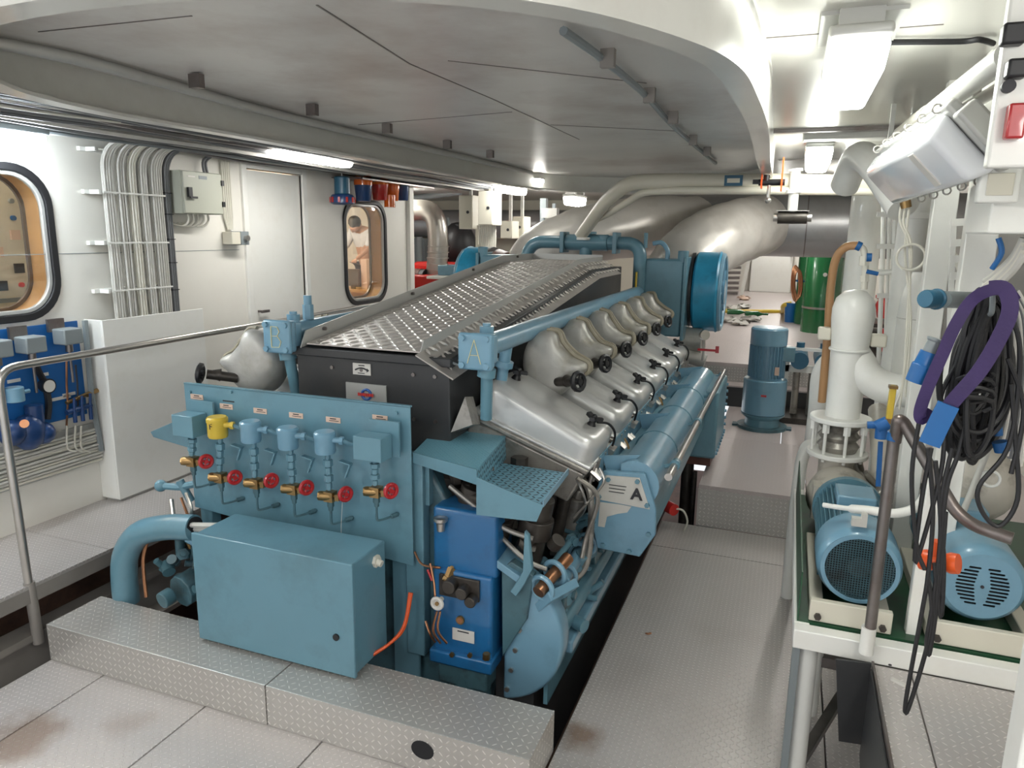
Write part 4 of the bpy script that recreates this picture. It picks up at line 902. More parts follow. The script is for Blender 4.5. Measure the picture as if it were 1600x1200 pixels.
for k in range(40):
    x = rnd.uniform(-1.10, -.90); y = rnd.uniform(3.05, 4.3); z = rnd.uniform(.24, .70); r = rnd.uniform(.012, .035)
    dv = Vector((rnd.choice((0, 1, .5)), rnd.uniform(-.5, .5), rnd.choice((1, .4, 0)))); dv = dv.normalized() if dv.length > .1 else Vector((0, 0, 1))
    cl.cyl((x, y, z), Vector((x, y, z))+dv*rnd.uniform(.05, .16), r, n=10).hexn((x, y, z), Vector((x, y, z))+dv*.03, r*1.4)
split_obj('pipe_fitting', cl, ENG, eng)
cl = MB()
for x, y, z, dx, dz in ((-1.18, 3.05, .98, .22, -.42), (-1.34, 3.05, 1.0, .16, -.4), (-1.02, 3.12, .96, .12, -.38)):
    cl.cyl((x, y, z), (x-dx*.6, y, z+dz), .065).cyl((x-dx*.15, y-.01, z+dz*.25), (x-dx*.3, y-.01, z+dz*.5), .085).hexn((x+.01, y, z+.02), (x+.02, y, z+.07), .04)
split_obj('injection_pump', cl, IRON, eng, bevel=.004)
cl = MB().tube(crom([(-1.45, 3.0, 1.0), (-1.30, 2.98, .92), (-1.16, 2.98, .84), (-1.02, 3.0, .80)], 5), .012, 8).tube(crom([(-1.20, 3.0, .80), (-1.05, 2.98, .70), (-.95, 3.0, .66)], 5), .012, 8)
obj('oil_pipe', cl, HEAD, eng)
# round light-blue end cover and bracket at the front right
cv = MB()
pl = [(-1.20+.355*math.cos(t_), 2.95, .31+.36*math.sin(t_)) for t_ in [-.45*PI + i/20*.88*PI for i in range(21)]]
cv.prism(pl+[(-1.14, 2.95, .62)], (0, .12, 0)); gc = obj('flywheel_guard', cv, ENGL, eng, bevel=.02, seg=3)
bo = MB()
for i in range(6): t_ = -.5*PI+i/5*.8*PI; bo.cyl((-1.12+.10*i*.2, 2.94, .02+.11*i), (-1.12+.10*i*.2, 2.95, .02+.11*i), .012)
split_obj('guard_bolt', bo, STEEL, gc)
bk = MB().prism([(-1.15, 2.93, .66), (-1.10, 2.93, .70), (-.99, 2.93, .65), (-1.02, 2.93, .42), (-1.14, 2.93, .20)], (0, .05, 0))
obj('dark_bracket', bk, ENGD, gc, bevel=.005)
obj('hinge_block', MB().hexa([(-1.17, 2.92, .66), (-1.03, 2.90, .60), (-1.03, 3.05, .62), (-1.17, 3.08, .68), (-1.17, 2.92, .70), (-1.03, 2.90, .64), (-1.03, 3.05, .66), (-1.17, 3.08, .72)]), ENGL, gc, bevel=.004)
obj('hinge_block', MB().hexa([(-.97, 2.95, .46), (-.89, 2.90, .56), (-.80, 3.05, .58), (-.88, 3.10, .48), (-.99, 2.95, .50), (-.91, 2.90, .60), (-.82, 3.05, .62), (-.90, 3.10, .52)]), ENGL, gc, bevel=.004)
obj('control_lever', MB().prism([(-1.025, 2.89, .88), (-1.005, 2.89, .86), (-.985, 2.89, .70), (-1.02, 2.89, .62), (-1.06, 2.89, .55), (-1.09, 2.89, .57), (-1.03, 2.89, .68)], (0, .03, 0)), ENG, gc, bevel=.004)
obj('lever_ring', MB().torus((-.945, 2.93, .60), (.3, 1, .1), .055, .013, 24, 8).torus((-.915, 3.02, .64), (.3, 1, .1), .055, .013, 24, 8), ENGL, gc)
obj('lever_shaft', MB().cyl((-.955, 2.90, .59), (-.88, 3.12, .68), .030), COPPER, gc)
# low left front: hanging pump body and hoses
lf = MB().sph((-2.86, 2.92, .42), .13, 14).cyl((-2.90, 2.70, .30), (-2.86, 2.95, .33), .09, n=10).cyl((-2.92, 2.66, .30), (-2.93, 2.60, .29), .045).box((-2.80, 2.9, .42), (.22, .2, .30)).cyl((-3.02, 2.86, .42), (-2.98, 2.86, .56), .045).cyl((-2.80, 2.80, .55), (-2.70, 2.85, .62), .06).cyl((-3.0, 2.78, .30), (-2.8, 2.8, .34), .05)
lfo = obj('lube_pump', lf, ENGD, eng, bevel=.006)
ls = MB(); rq = random.Random(8)
for k in range(16):
    q = Vector((rq.uniform(-3.05, -2.70), rq.uniform(2.72, 2.86), rq.uniform(.28, .60))); dv = Vector((rq.uniform(-1, 1), rq.uniform(-1, .2), rq.uniform(-.6, 1))).normalized(); ls.cyl(q, q+dv*rq.uniform(.05, .11), rq.uniform(.014, .034), n=10).hexn(q+dv*.02, q+dv*.04, .032)
split_obj('pump_fitting', ls, ENGD, lfo)
ls = MB().tube(crom([(-2.98, 2.80, .45), (-2.92, 2.76, .62), (-2.80, 2.78, .64), (-2.74, 2.84, .50)], 6), .026, 10); obj('hose_loop', ls, ENGD, lfo)
obj('pump_stub', MB().cyl((-2.93, 2.83, .50), (-2.95, 2.80, .60), .022), BRASS, lfo)
obj('hand_lever', MB().tube([(-3.16, 2.88, .80), (-3.06, 2.9, .80), (-2.95, 2.92, .83)], .020, 8).sph((-3.17, 2.88, .80), .034, 12).cyl((-3.05, 2.9, .84), (-3.0, 2.92, .72), .022), ENG, lfo)
obj('braided_hose', MB().tube(crom([(-3.08, 2.86, .74), (-3.03, 2.82, .64), (-3.0, 2.8, .56)], 5), .012, 8).tube(crom([(-2.96, 2.85, .80), (-2.92, 2.84, .70), (-2.96, 2.84, .60)], 5), .010, 8), STEEL, lfo)
obj('copper_line', MB().tube(crom([(-3.14, 2.74, .55), (-3.17, 2.72, .42), (-3.15, 2.70, .22)], 6), .010, 8).tube(crom([(-3.05, 2.9, .74), (-2.98, 2.88, .62)], 4), .008, 6), COPPER, lfo)
t = thing('bent_cable_conduit', (-3.28, 2.72, .2), 'thick dull blue bent pipe rising from the step end, cables leaving its mouth', 'pipe')
bp = crom([(-3.30, 2.70, .16), (-3.30, 2.70, .30), (-3.27, 2.70, .45), (-3.17, 2.71, .58), (-3.0, 2.73, .64), (-2.82, 2.75, .66)], 6)
obj('bent_pipe', MB().tube(bp, .068, 20), ENG, t); obj('dark_mouth', MB().cyl((-2.822, 2.75, .66), (-2.816, 2.75, .66), .058), HOLE, t)
for k in range(3): obj('cable', MB().tube(crom([(-2.84, 2.73+.02*k, .68-.03*k), (-2.70, 2.73+.02*k, .70-.03*k), (-2.56, 2.74, .72-.025*k)], 4), .014, 6), CABG, t)
obj('lower_tube', MB().cyl((-2.86, 2.75, .60), (-2.55, 2.76, .48), .03), ENGL, t)

# ================================================================ PANEL, BOX, GOVERNOR, STEPS
t = thing('gauge_panel', (-2.28, 2.9, .6), 'teal upright sheet panel with pressure switches and red handwheels at the engine front', 'panel')
PY = 2.90
obj('panel_sheet', MB().prism([(-2.965, PY, 1.395), (-2.955, PY, .70), (-1.60, PY, .60), (-1.605, PY, 1.40)], (0, .008, 0)), ENG, t, bevel=.002)
obj('panel_rim', MB().bar((-2.965, PY+.01, 1.395), (-1.605, PY+.01, 1.40), .02, .008), ENG, t)
obj('side_post', MB().bx(-1.66, -1.56, 2.93, 3.0, .10, 1.15).bx(-1.75, -1.60, 2.95, 2.97, -.1, .8), ENG, t, bevel=.006)
obj('side_post', MB().bx(-2.95, -2.87, 2.93, 3.0, .15, 1.0), ENG, t, bevel=.006)
def PP(px, py, d_=.05): return A(px, py, y=PY-d_)
sw = [(296, 663, 'b'), (340, 668, 'y'), (392, 675, 'r'), (450, 685, 'r'), (508, 692, 'r'), (582, 698, 'B')]
vl = [(291, 719, 322, 721), (334, 744, 367, 746), (389, 753, 424, 751), (447, 762, 479, 762), (504, 773, 540, 772), (575, 766, 611, 767)]
for i, ((px, py, k), (vx, vy, hx, hy)) in enumerate(zip(sw, vl)):
    p = PP(px, py, .10)
    m_ = YEL if k == 'y' else ENGL
    if k in 'bB':
        s_ = obj('pressure_switch', MB().box(p, (.135 if k == 'b' else .15, .10, .115)), ENG, t, bevel=.004); obj('back_plate', MB().box(p+Vector((.03, .06, .03)), (.16, .012, .17)), ENG, s_)
        hh = .058
    else:
        s_ = obj('pressure_switch', MB().lathe(p-Vector((0, 0, .05)), (0, 0, 1), [(0, .046), (.008, .05), (.075, .05), (.08, .053), (.10, .053), (.108, .045)], 24), m_, t); hh = .05
        obj('cable_gland', MB().cyl(p+Vector((.045, 0, .02)), p+Vector((.075, .01, .018)), .014).hexn(p+Vector((.075, .01, .018)), p+Vector((.092, .015, .017)), .02), m_ if k == 'y' else ENGL, s_)
        obj('cable', MB().tube([p+Vector((.09, .015, .017)), p+Vector((.13, .03, .0)), p+Vector((.17, .055, -.005))], .010, 6), ENG, s_)
        if k == 'y': text('letter', 'F', INK, s_, p+Vector((.003, -.0515, .015)), .045, (1, 0, 0), (0, 0, 1))
        obj('support_hook', MB().bar(p+Vector((.06, .03, -.09)), p+Vector((.12, .03, -.10)), .03, .006).bar(p+Vector((.12, .03, -.10)), p+Vector((.09, .03, -.17)), .02, .006), ENG, s_)
    v = PP(vx, vy, .085); w2_ = PP(hx, hy, .10); x0 = v.x+.045
    stk = MB(); z0 = p.z-hh; z1 = v.z+.03; xx = p.x+.0
    q0 = Vector((p.x, PY-.085, z0)); q1 = Vector((x0-.005, PY-.085, z1)); n_ = 5
    for j in range(n_):
        a_ = q0.lerp(q1, j/n_); b_ = q0.lerp(q1, (j+.8)/n_); r_ = (.014, .024, .018, .023, .016)[j]; stk.hexn(a_, b_, r_)
    stk.cyl(q0, q1, .010)
    obj('pipe_fitting', stk, ENG, s_)
    vb = obj('shutoff_valve', MB().cyl((v.x-.004, PY-.10, v.z), (v.x+.05, PY-.085, v.z), .024).hexn((v.x-.012, PY-.105, v.z), (v.x+.0, PY-.10, v.z), .022).box((x0, PY-.085, v.z), (.05, .045, .05)).cyl((x0+.02, PY-.085, v.z), (w2_.x, PY-.095, w2_.z), .009).box(Vector((x0+.045, PY-.088, v.z)), (.022, .025, .03)), BRASS, t)
    ax = Vector((1, -.55, .05)).normalized(); hw = MB().torus(w2_, ax, .030, .0105, 22, 8); s1, s2, _ = frame(ax)
    for j in range(4): a_ = j*PI/2+.4; hw.cyl(w2_, w2_+s1*.033*math.cos(a_)+s2*.033*math.sin(a_), .006, n=6)
    hw.cyl(w2_-ax*.012, w2_+ax*.012, .011, n=10)
    obj('red_handwheel', hw, RED, vb)
    zz = v.z
    tl = MB().hexn((x0, PY-.085, zz-.025), (x0, PY-.085, zz-.055), .017).hexn((x0, PY-.085, zz-.055), (x0, PY-.085, zz-.075), .012)
    tl.tube(crom([(x0, PY-.085, zz-.07), (x0, PY-.085, zz-.13), (x0+.01, PY-.08, zz-.145), (x0+.06, PY-.02, zz-.135), (x0+.07, PY, zz-.13)], 4), .006, 6).cyl((x0+.05, PY-.035, zz-.137), (x0+.065, PY-.005, zz-.134), .012)
    obj('capillary_pipe', tl, ENGD, vb)
for i, (px, py) in enumerate(((308, 620), (354, 635), (407, 642), (463, 649), (521, 656), (594, 653))):
    p = PP(px, py, .0); lb = obj('label_plate', MB().box(p+Vector((0, -.002, 0)), (.083, .003, .027)), LABEL, t); lm = MB()
    lm.box(p+Vector((0, -.0038, .006)), (.035, .001, .005)).box(p+Vector((.005, -.0038, -.004)), (.055, .001, .003)); obj('label_print', lm, INK, lb)
pr_ = MB().box(PP(357, 627, .001)+Vector((0, 0, 0)), (.075, .001, .007)); obj('panel_print', pr_, INK, t)
bo = MB()
for px, py in ((298, 612), (362, 612), (620, 645), (300, 632), (318, 633), (582, 667), (610, 668)): q = PP(px, py, 0); bo.hexn(q, q-Vector((0, .012, 0)), .009)
split_obj('panel_bolt', bo, ENG, t)
obj('hanging_thread', MB().tube(crom([PP(535, 785, .1), PP(533, 830, .1), PP(537, 852, .12)], 5), .0012, 5), WLAB, t)
# side wing
solo('side_shelf', MB().prism([(-3.30, 2.96, 1.075), (-2.95, 2.90, 1.22), (-2.94, 2.90, 1.02), (-2.98, 2.94, 1.02), (-3.28, 2.96, 1.045)], (0, .015, 0)), ENG, 'small triangular teal shelf plate sticking out left of the gauge panel', 'shelf', bevel=.003)
t = thing('control_box', (-2.13, 2.65, .215), 'large plain teal electrical box standing low before the gauge panel', 'box')
obj('box_body', MB().bx(-2.575, -1.69, 2.515, 2.79, .222, .765), ENG, t, bevel=.008)
obj('box_door', MB().bx(-2.583, -1.682, 2.495, 2.515, .215, .772), ENG, t, bevel=.005)
obj('lock', MB().cyl((-1.775, 2.487, .405), (-1.775, 2.495, .405), .016), BLK, t); obj('gland', MB().cyl((-1.69, 2.70, .70), (-1.655, 2.70, .69), .016).hexn((-1.69, 2.70, .70), (-1.675, 2.70, .70), .03), CABW, t)
t = thing('red_hoses', (-1.62, 2.72, .2), 'pair of thin orange-red hoses curving down right of the control box', 'hose')
for k in range(2): obj('hose', MB().tube(crom([(-1.60+.01*k, 2.86, .48), (-1.60, 2.80, .34-.012*k), (-1.64, 2.74, .27), (-1.70, 2.66, .235-.004*k)], 6), .008, 8), ORNG, t)
t = thing('governor', (-1.31, 2.95, -.1), 'bright blue governor housing with a white knob beside the gauge panel', 'governor')
GY = 2.92
obj('top_casing', MB().bx(-1.50, -1.165, GY-.01, GY+.20, .60, .925), GOV, t, bevel=.022, seg=4)
obj('lower_casing', MB().bx(-1.49, -1.18, GY-.03, GY+.18, .18, .62), GOV, t, bevel=.018, seg=4)
obj('base_flange', MB().bx(-1.50, -1.17, GY-.06, GY+.16, .13, .20), GOV, t, bevel=.01, seg=2); obj('drive_neck', MB().cyl((-1.33, GY+.06, -.35), (-1.33, GY+.06, .13), .12, .10).bx(-1.46, -1.20, GY-.04, GY+.14, .02, .13), ENGD, t, bevel=.01)
obj('filler_cap', MB().lathe((-1.445, GY-.03, .865), (0, 0, 1), [(-.05, .018), (-.01, .022), (0, .034), (.015, .034), (.018, .026)], 16), STEEL, t)
ov_ = obj('dark_adjusters', MB().cyl((-1.38, GY-.03, .565), (-1.38, GY-.09, .56), .035).cyl((-1.31, GY-.03, .55), (-1.31, GY-.10, .545), .03).cyl((-1.27, GY-.03, .51), (-1.27, GY-.09, .505), .028).bx(-1.45, -1.24, GY-.045, GY-.03, .49, .60), IRON, t, bevel=.004)
kb = A(683, 943, y=GY-.12); obj('white_knob', MB().cyl(kb+Vector((0, .05, 0)), kb+Vector((0, .015, 0)), .012).torus(kb, (0, 1, 0), .026, .009, 22, 8).cyl(kb+Vector((0, .02, 0)), kb, .022), WLAB, t)
obj('knob_hub', MB().cyl(kb+Vector((0, 0, 0)), kb-Vector((0, .006, 0)), .010), BRASS, t)
obj('brass_union', MB().hexn(A(700, 903, y=GY-.04), A(706, 888, y=GY-.01), .022).cyl(A(694, 908, y=GY-.06), A(708, 885, y=GY), .013).hexn(A(695, 905, y=GY-.05), A(698, 900, y=GY-.045), .018), BRASS, t)
sg_ = A(720, 968, y=GY-.03); obj('sight_glass', MB().cyl(sg_, sg_-Vector((0, .012, 0)), .021), BRASS, t); obj('sight_lens', MB().cyl(sg_-Vector((0, .012, 0)), sg_-Vector((0, .015, 0)), .014), COPPER, t)
nl = A(724, 993, y=GY-.035); q = obj('data_label', MB().box(nl, (.115, .004, .062)), WLAB, t); obj('label_print', MB().box(nl+Vector((0, -.003, .02)), (.06, .001, .006)), INK, q)
bo = MB()
for px, py in ((707, 1022), (735, 1023)): q = A(px, py, y=GY-.06); bo.hexn(q, q-Vector((0, .012, 0)), .013)
q = A(760, 1027, y=GY-.07); bo.hexn(q-Vector((0, 0, .01)), q+Vector((0, 0, .02)), .018)
split_obj('bolt', bo, BRASS, t)
cpz = MB()
for k, (a_, b_, c_) in enumerate((((683, 955), (677, 985), (688, 1005)), ((688, 955), (684, 985), (698, 1005)), ((665, 970), (672, 990), (680, 1003)))): cpz.tube(crom([A(*a_, y=GY-.10), A(*b_, y=GY-.11), A(*c_, y=GY-.08)], 5), .006, 6)
split_obj('copper_line', cpz, COPPER, t)
cpz = MB().tube(crom([A(648, 862, y=2.90), A(660, 882, y=2.88), A(688, 887, y=2.87)], 5), .006, 6).tube(crom([A(672, 880, y=2.85), A(678, 910, y=2.84), A(680, 935, y=2.82)], 5), .006, 6)
split_obj('thin_line', cpz, COPPER, t); obj('red_wire', MB().tube([A(668, 890, y=2.84), A(675, 907, y=2.84)], .006, 6), RED, t)
# blue two-level step at the right of the panel
t = thing('access_step', (-1.2, 2.95, 1.1), 'teal two-level folded sheet step with slotted treads beside the gauge panel', 'step')
UZ, LZ_ = 1.17, 1.055
up4 = [(-1.70, 3.40), (-1.60, 2.915), (-1.22, 2.80), (-1.31, 3.42)]
obj('upper_tread', MB().prism([(x, y, UZ) for x, y in up4], (0, 0, .006)), BTREAD, t)
obj('riser', MB().hexa([(-1.22, 2.80, LZ_), (-1.31, 3.42, LZ_), (-1.305, 3.42, LZ_), (-1.215, 2.80, LZ_), (-1.225, 2.80, UZ), (-1.315, 3.42, UZ), (-1.31, 3.42, UZ), (-1.22, 2.80, UZ)]), BPERF, t)
obj('lower_tread', MB().prism([(-1.22, 2.80, LZ_), (-.905, 2.78, LZ_), (-.93, 3.24, LZ_), (-1.29, 3.26, LZ_)], (0, 0, .006)), BPERF, t)
obj('front_skirt', MB().prism([(-1.60, 2.912, UZ+.006), (-1.60, 2.912, UZ-.045), (-1.22, 2.797, UZ-.065), (-1.22, 2.797, UZ+.006)], (0, .006, 0)), ENG, t)
obj('front_skirt', MB().prism([(-1.22, 2.795, UZ-.03), (-1.22, 2.795, .965), (-.93, 2.777, .985), (-.90, 2.777, LZ_+.008)], (0, .006, 0)), ENG, t)
obj('end_lip', MB().hexa([(-.905, 2.78, LZ_), (-.93, 3.24, LZ_), (-.925, 3.24, LZ_), (-.90, 2.78, LZ_), (-.905, 2.78, LZ_+.03), (-.93, 3.24, LZ_+.03), (-.925, 3.24, LZ_+.03), (-.90, 2.78, LZ_+.03)]), ENGL, t)
obj('support_arm', MB().bx(-1.60, -1.54, 2.96, 3.0, .9, 1.165).bx(-1.60, -1.25, 3.0, 3.04, 1.13, 1.165), ENG, t)
# front step
for x0, x1, lab in ((-3.42, -2.045, 'left half of the long checker plate step in front of the engine'), (-2.038, -.785, 'right half of the long checker plate step, with a finger hole')):
    t = thing('engine_step', ((x0+x1)/2, 2.48, 0), lab, 'step')
    obj('tread', MB().bx(x0, x1, 2.325, 2.64, .194, .2), STEPM, t); obj('riser', MB().bx(x0, x1, 2.32, 2.326, 0.002, .2), STEPM, t)
    obj('end_plate', MB().bx(x0 if x0 < -3 else x1-.006, x0+.006 if x0 < -3 else x1, 2.326, 2.64, .002, .194), STEPM, t)
    obj('nosing', MB().cyl((x0, 2.325, .196), (x1, 2.325, .196), .005, n=8), GALV, t)
    if x0 > -3:
        hp = A(660, 1172, y=2.319); obj('finger_hole', MB().prism([(hp.x+.052*math.cos(a_), 2.318, max(.035, hp.z+.042*math.sin(a_))) for a_ in [i*PI/10 for i in range(20)]], (0, .002, 0)), HOLE, t)
# ================================================================ PIPES AND EXHAUST AFT OF THE ENGINE
def path(lst, n=5): return crom([A(px, py, y=y) for px, py, y in lst], n)
t = thing('exhaust_duct', (0, 9.3, 2.33), 'very large horizontal grey sheet steel duct crossing the room behind the engine', 'duct')
obj('duct_shell', MB().cyl((-2.3, 9.3, 2.33), (1.89, 9.3, 2.33), .36, n=44), DUCT, t)
bd = MB()
for x in (-1.9, -.35, .12, 1.0): bd.cyl((x, 9.3, 2.33), (x+.012, 9.3, 2.33), .364, n=44)
obj('seam_band', bd, DSTEEL, t)
def lagged(pts, rr, name, lab, amp=.010):
    b = MB(); P_ = crom(pts, 7); n_ = len(P_)
    rs = [rr[min(len(rr)-1, int(i/n_*len(rr)))]*(1+.012*math.sin(i*1.7)) for i in range(n_)]
    b.tube(P_, rs, 36); rn = random.Random(5)
    for v in b.bm.verts: v.co += Vector((rn.uniform(-1, 1), rn.uniform(-1, 1), rn.uniform(-1, 1)))*amp
    return solo(name, b, LAG, lab, 'pipe', ang=180, sub=1)
lagged([(-1.15, 7.55, 1.72), (-1.02, 7.62, 1.93), (-.84, 7.88, 2.10), (-.62, 8.35, 2.23), (-.42, 8.9, 2.31), (-.36, 9.2, 2.33)], [.32, .34, .35, .35, .345, .34, .34], 'lagged_exhaust_elbow', 'bulging silver-grey lagged exhaust elbow rising from the right turbocharger to the big duct')
lagged([(-2.75, 7.6, 1.75), (-2.55, 7.65, 2.0), (-2.1, 7.95, 2.2), (-1.55, 8.5, 2.30), (-1.1, 9.2, 2.33)], [.28, .30, .32, .33, .33], 'lagged_exhaust_elbow', 'darker lagged exhaust pipe behind the valve pipe, from the left turbocharger to the duct')
solo('lagging_collar', MB().tube([(-1.05+.31*math.cos(a)*.92, 7.50+.10*math.sin(a)-.12, 1.80+.31*math.sin(a)) for a in [i/10*PI*.9-.3 for i in range(14)]], .022, 8), BLKP, 'dark frayed collar where the right exhaust elbow leaves its turbocharger', 'collar')
t = thing('cross_pipe', (-.3, 5.9, 2.6), 'thick cream pipe crossing under the ceiling and bending down to the engine top', 'pipe')
obj('pipe', MB().tube(fillet([A(905, 372, y=7.0), A(948, 312, y=6.3), A(985, 284, y=5.95), A(1030, 283, y=5.8), A(1240, 284, y=5.8), A(1420, 288, y=5.8)], .18, 6), .058, 20), CREAM, t)
fb = A(1241, 286, y=5.8); obj('flange', MB().cyl(fb-Vector((.012, 0, 0)), fb+Vector((.022, 0, 0)), .085, n=24), CREAM, t); tp_ = A(1147, 283, y=5.8)
lb = obj('pipe_label', MB().bx(tp_.x-.065, tp_.x+.065, tp_.y-.0605, tp_.y-.058, tp_.z-.038, tp_.z+.038), LTEAL, t); obj('label_arrow', MB().bx(tp_.x-.045, tp_.x+.045, tp_.y-.062, tp_.y-.0605, tp_.z-.016, tp_.z+.016), CREAM, lb)
tp_ = A(1188, 284, y=5.8); obj('black_band', MB().bx(tp_.x-.05, tp_.x+.03, tp_.y-.062, tp_.y-.05, tp_.z-.02, tp_.z+.012), BLK, t)
t = thing('cross_pipe', (-.3, 5.7, 2.5), 'thinner cream pipe below the thick one, bending down onto the engine valve', 'pipe')
obj('pipe', MB().tube(fillet([A(912, 372, y=6.9), A(913, 352, y=6.9), A(950, 335, y=6.5), A(1005, 300, y=5.9), A(1060, 297, y=5.75), A(1420, 300, y=5.75)], .10, 6), .028, 14), CREAM, t)
q = A(912, 373, y=6.9); obj('flange', MB().cyl(q-Vector((0, 0, .012)), q+Vector((0, 0, .012)), .07), W_PAINT, t)
t = thing('drop_pipe', tuple(A(1238, 345, y=5.75)), 'white stub pipe dropping from the cross pipe to a dark horizontal roller fitting', 'pipe')
obj('stub', MB().cyl(A(1243, 268, y=5.72), A(1238, 330, y=5.75), .035).cyl(A(1243, 268, y=5.72), A(1243, 264, y=5.72), .05).cyl(A(1240, 296, y=5.74), A(1240, 302, y=5.74), .055), W_PAINT, t)
q = A(1238, 340, y=5.75); obj('roller', MB().cyl(q-Vector((.10, 0, 0)), q+Vector((.10, 0, 0)), .045), IRON, t); obj('roller_shade', MB().cyl(q-Vector((.13, 0, 0)), q-Vector((.10, 0, 0)), .03).cyl(q+Vector((.10, 0, 0)), q+Vector((.13, 0, 0)), .03).bx(q.x-.11, q.x+.11, q.y-.05, q.y+.05, q.z+.045, q.z+.05), STEEL, t)
t = thing('beam_trolley', tuple(A(1205, 290, y=5.5)), 'small trolley clamp with orange side plates hanging at the hatch beam end', 'hoist')
q = A(1207, 285, y=5.45); obj('side_plate', MB().bx(q.x-.075, q.x-.065, q.y-.05, q.y+.05, q.z-.04, q.z+.10), ORNG, t); obj('side_plate', MB().bx(q.x+.055, q.x+.065, q.y-.05, q.y+.05, q.z-.06, q.z+.16), ORNG, t)
obj('axle', MB().cyl(q+Vector((-.09, 0, -.0)), q+Vector((.08, 0, 0)), .022).cyl(q+Vector((-.04, 0, 0)), q+Vector((-.04, 0, .05)), .02), BLK, t); obj('hook', MB().cyl(q+Vector((-.02, 0, 0)), q+Vector((-.02, 0, -.13)), .012).sph(q+Vector((-.02, 0, -.12)), .022, 10), STEEL, t)

# ================================================================ RIGHT SIDE: PUMP SKID
t = thing('pump_stand', (.6, 3.2, 0), 'white painted steel frame carrying the two blue electric motors', 'stand')
TZ = .775
obj('front_beam', MB().bx(.125, 1.25, 2.66, 2.72, TZ-.075, TZ), W_PAINT, t, bevel=.004); obj('side_beam', MB().bx(.125, .18, 2.72, 4.3, TZ-.075, TZ), W_PAINT, t, bevel=.004)
obj('leg', MB().cyl((.185, 2.76, 0), (.185, 2.76, TZ-.075), .038, n=20), W_PAINT, t, ); obj('leg', MB().bx(.13, .155, 2.70, 2.76, -.0, TZ-.075), GREYP, t); obj('leg', MB().cyl((.25, 3.35, 0), (.25, 3.35, TZ-.08), .045), W_PAINT, t); obj('leg', MB().bx(1.2, 1.25, 2.7, 2.75, 0, TZ-.075), W_PAINT, t)
obj('drip_tray', MB().bx(.14, 1.24, 2.73, 4.2, TZ-.012, TZ+.004).bx(.135, .14, 2.73, 4.2, TZ-.012, TZ+.20), DGREEN, t)
obj('lower_brace', MB().bar((.25, 3.35, .28), (1.2, 3.35, .28), .05, .05).bar((.20, 2.76, .16), (.40, 3.3, .20), .04, .03), DSTEEL, t)
obj('upright', MB().bar((.53, 2.80, TZ), (.535, 2.80, 1.40), .045, .045, up=(0, 1, 0)), W_PAINT, t, bevel=.004)
def motor(cx, cz, y0, r, L_, label, slots):
    t = thing('electric_motor', (cx, y0+L_/2, TZ), label, 'motor', None)
    cowl = MB().lathe((cx, y0, cz), (0, 1, 0), [(0, r*.80), (.012, r*.90), (.03, r*.98), (.05, r), (.20, r)], 48, cap=False)
    obj('fan_cowl', cowl, ENGL, t)
    if slots:
        hs = []
        for k in range(13):
            dz = (k-6)*.0135; hw = math.sqrt(max(0, .083**2-dz**2))
            if hw < .02: continue
            for s_ in (-1, 1):
                a_, b_ = sorted((s_*.010, s_*hw)) if k in (0, 1, 11, 12) else sorted((s_*(.012+.012*(1-abs(k-6)/6)), s_*hw))
                hs.append(rrect(a_, b_, dz-.0040, dz+.0040, .0039, 3))
        fb = MB().holed(circ(0, 0, r*.82, 48), hs, lambda u, v, w_: (cx+u, y0+w_, cz+v), .004)
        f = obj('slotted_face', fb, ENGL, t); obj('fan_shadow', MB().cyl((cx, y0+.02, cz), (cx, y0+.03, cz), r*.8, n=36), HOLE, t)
        obj('centre_screw', MB().cyl((cx, y0-.003, cz), (cx, y0, cz), .006), INK, t)
    else:
        obj('cowl_lip', MB().holed(circ(0, 0, r*.90, 48), [circ(0, 0, r*.80, 48)], lambda u, v, w_: (cx+u, y0-.002+w_, cz+v), .006), ENGL, t)
        g = MB(); R_ = r*.81; n_ = 26
        for k in range(n_+1):
            d_ = -R_+2*R_*k/n_; h_ = math.sqrt(max(0, R_*R_-d_*d_))
            if h_ < .01: continue
            g.bar((cx+d_, y0+.004, cz-h_), (cx+d_, y0+.004, cz+h_), .0028, .002, up=(0, 1, 0)).bar((cx-h_, y0+.004, cz+d_), (cx+h_, y0+.004, cz+d_), .0028, .002, up=(0, 1, 0))
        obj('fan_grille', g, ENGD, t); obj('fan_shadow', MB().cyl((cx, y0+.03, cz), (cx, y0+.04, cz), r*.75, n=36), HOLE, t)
        obj('fan_hub', MB().cyl((cx, y0+.015, cz), (cx, y0+.03, cz), .04), BLKP, t)
    body = MB().cyl((cx, y0+.20, cz), (cx, y0+L_, cz), r*.82, n=36)
    for k in range(40):
        a_ = 2*PI*k/40; d_ = Vector((math.cos(a_), 0, math.sin(a_)))
        if a_ > 1.25 and a_ < 1.9: continue
        body.bar(Vector((cx, y0+.21, cz))+d_*r*.88, Vector((cx, y0+L_-.03, cz))+d_*r*.88, .005, r*.14, up=d_)
    obj('ribbed_body', body, ENG, t)
    obj('end_shield', MB().cyl((cx, y0+L_-.03, cz), (cx, y0+L_+.01, cz), r*1.0, n=36).cyl((cx, y0+L_+.01, cz), (cx, y0+L_+.06, cz), r*.5), ENG, t)
    obj('terminal_box', MB().bx(cx-.075, cx+.075, y0+.33, y0+.50, cz+r*.80, cz+r*1.12), ENGL, t, bevel=.008)
    obj('foot', MB().bx(cx-r*.85, cx-r*.5, y0+.24, y0+L_-.05, TZ+.06, cz-r*.6).bx(cx+r*.5, cx+r*.85, y0+.24, y0+L_-.05, TZ+.06, cz-r*.6), ENG, t)
    return t
motor(.335, .990, 2.80, .150, .66, 'blue electric motor with a square mesh fan guard, left one on the frame', False)
motor(.728, .998, 2.80, .146, .62, 'blue electric motor with a slotted domed fan cowl, right one on the frame', True)
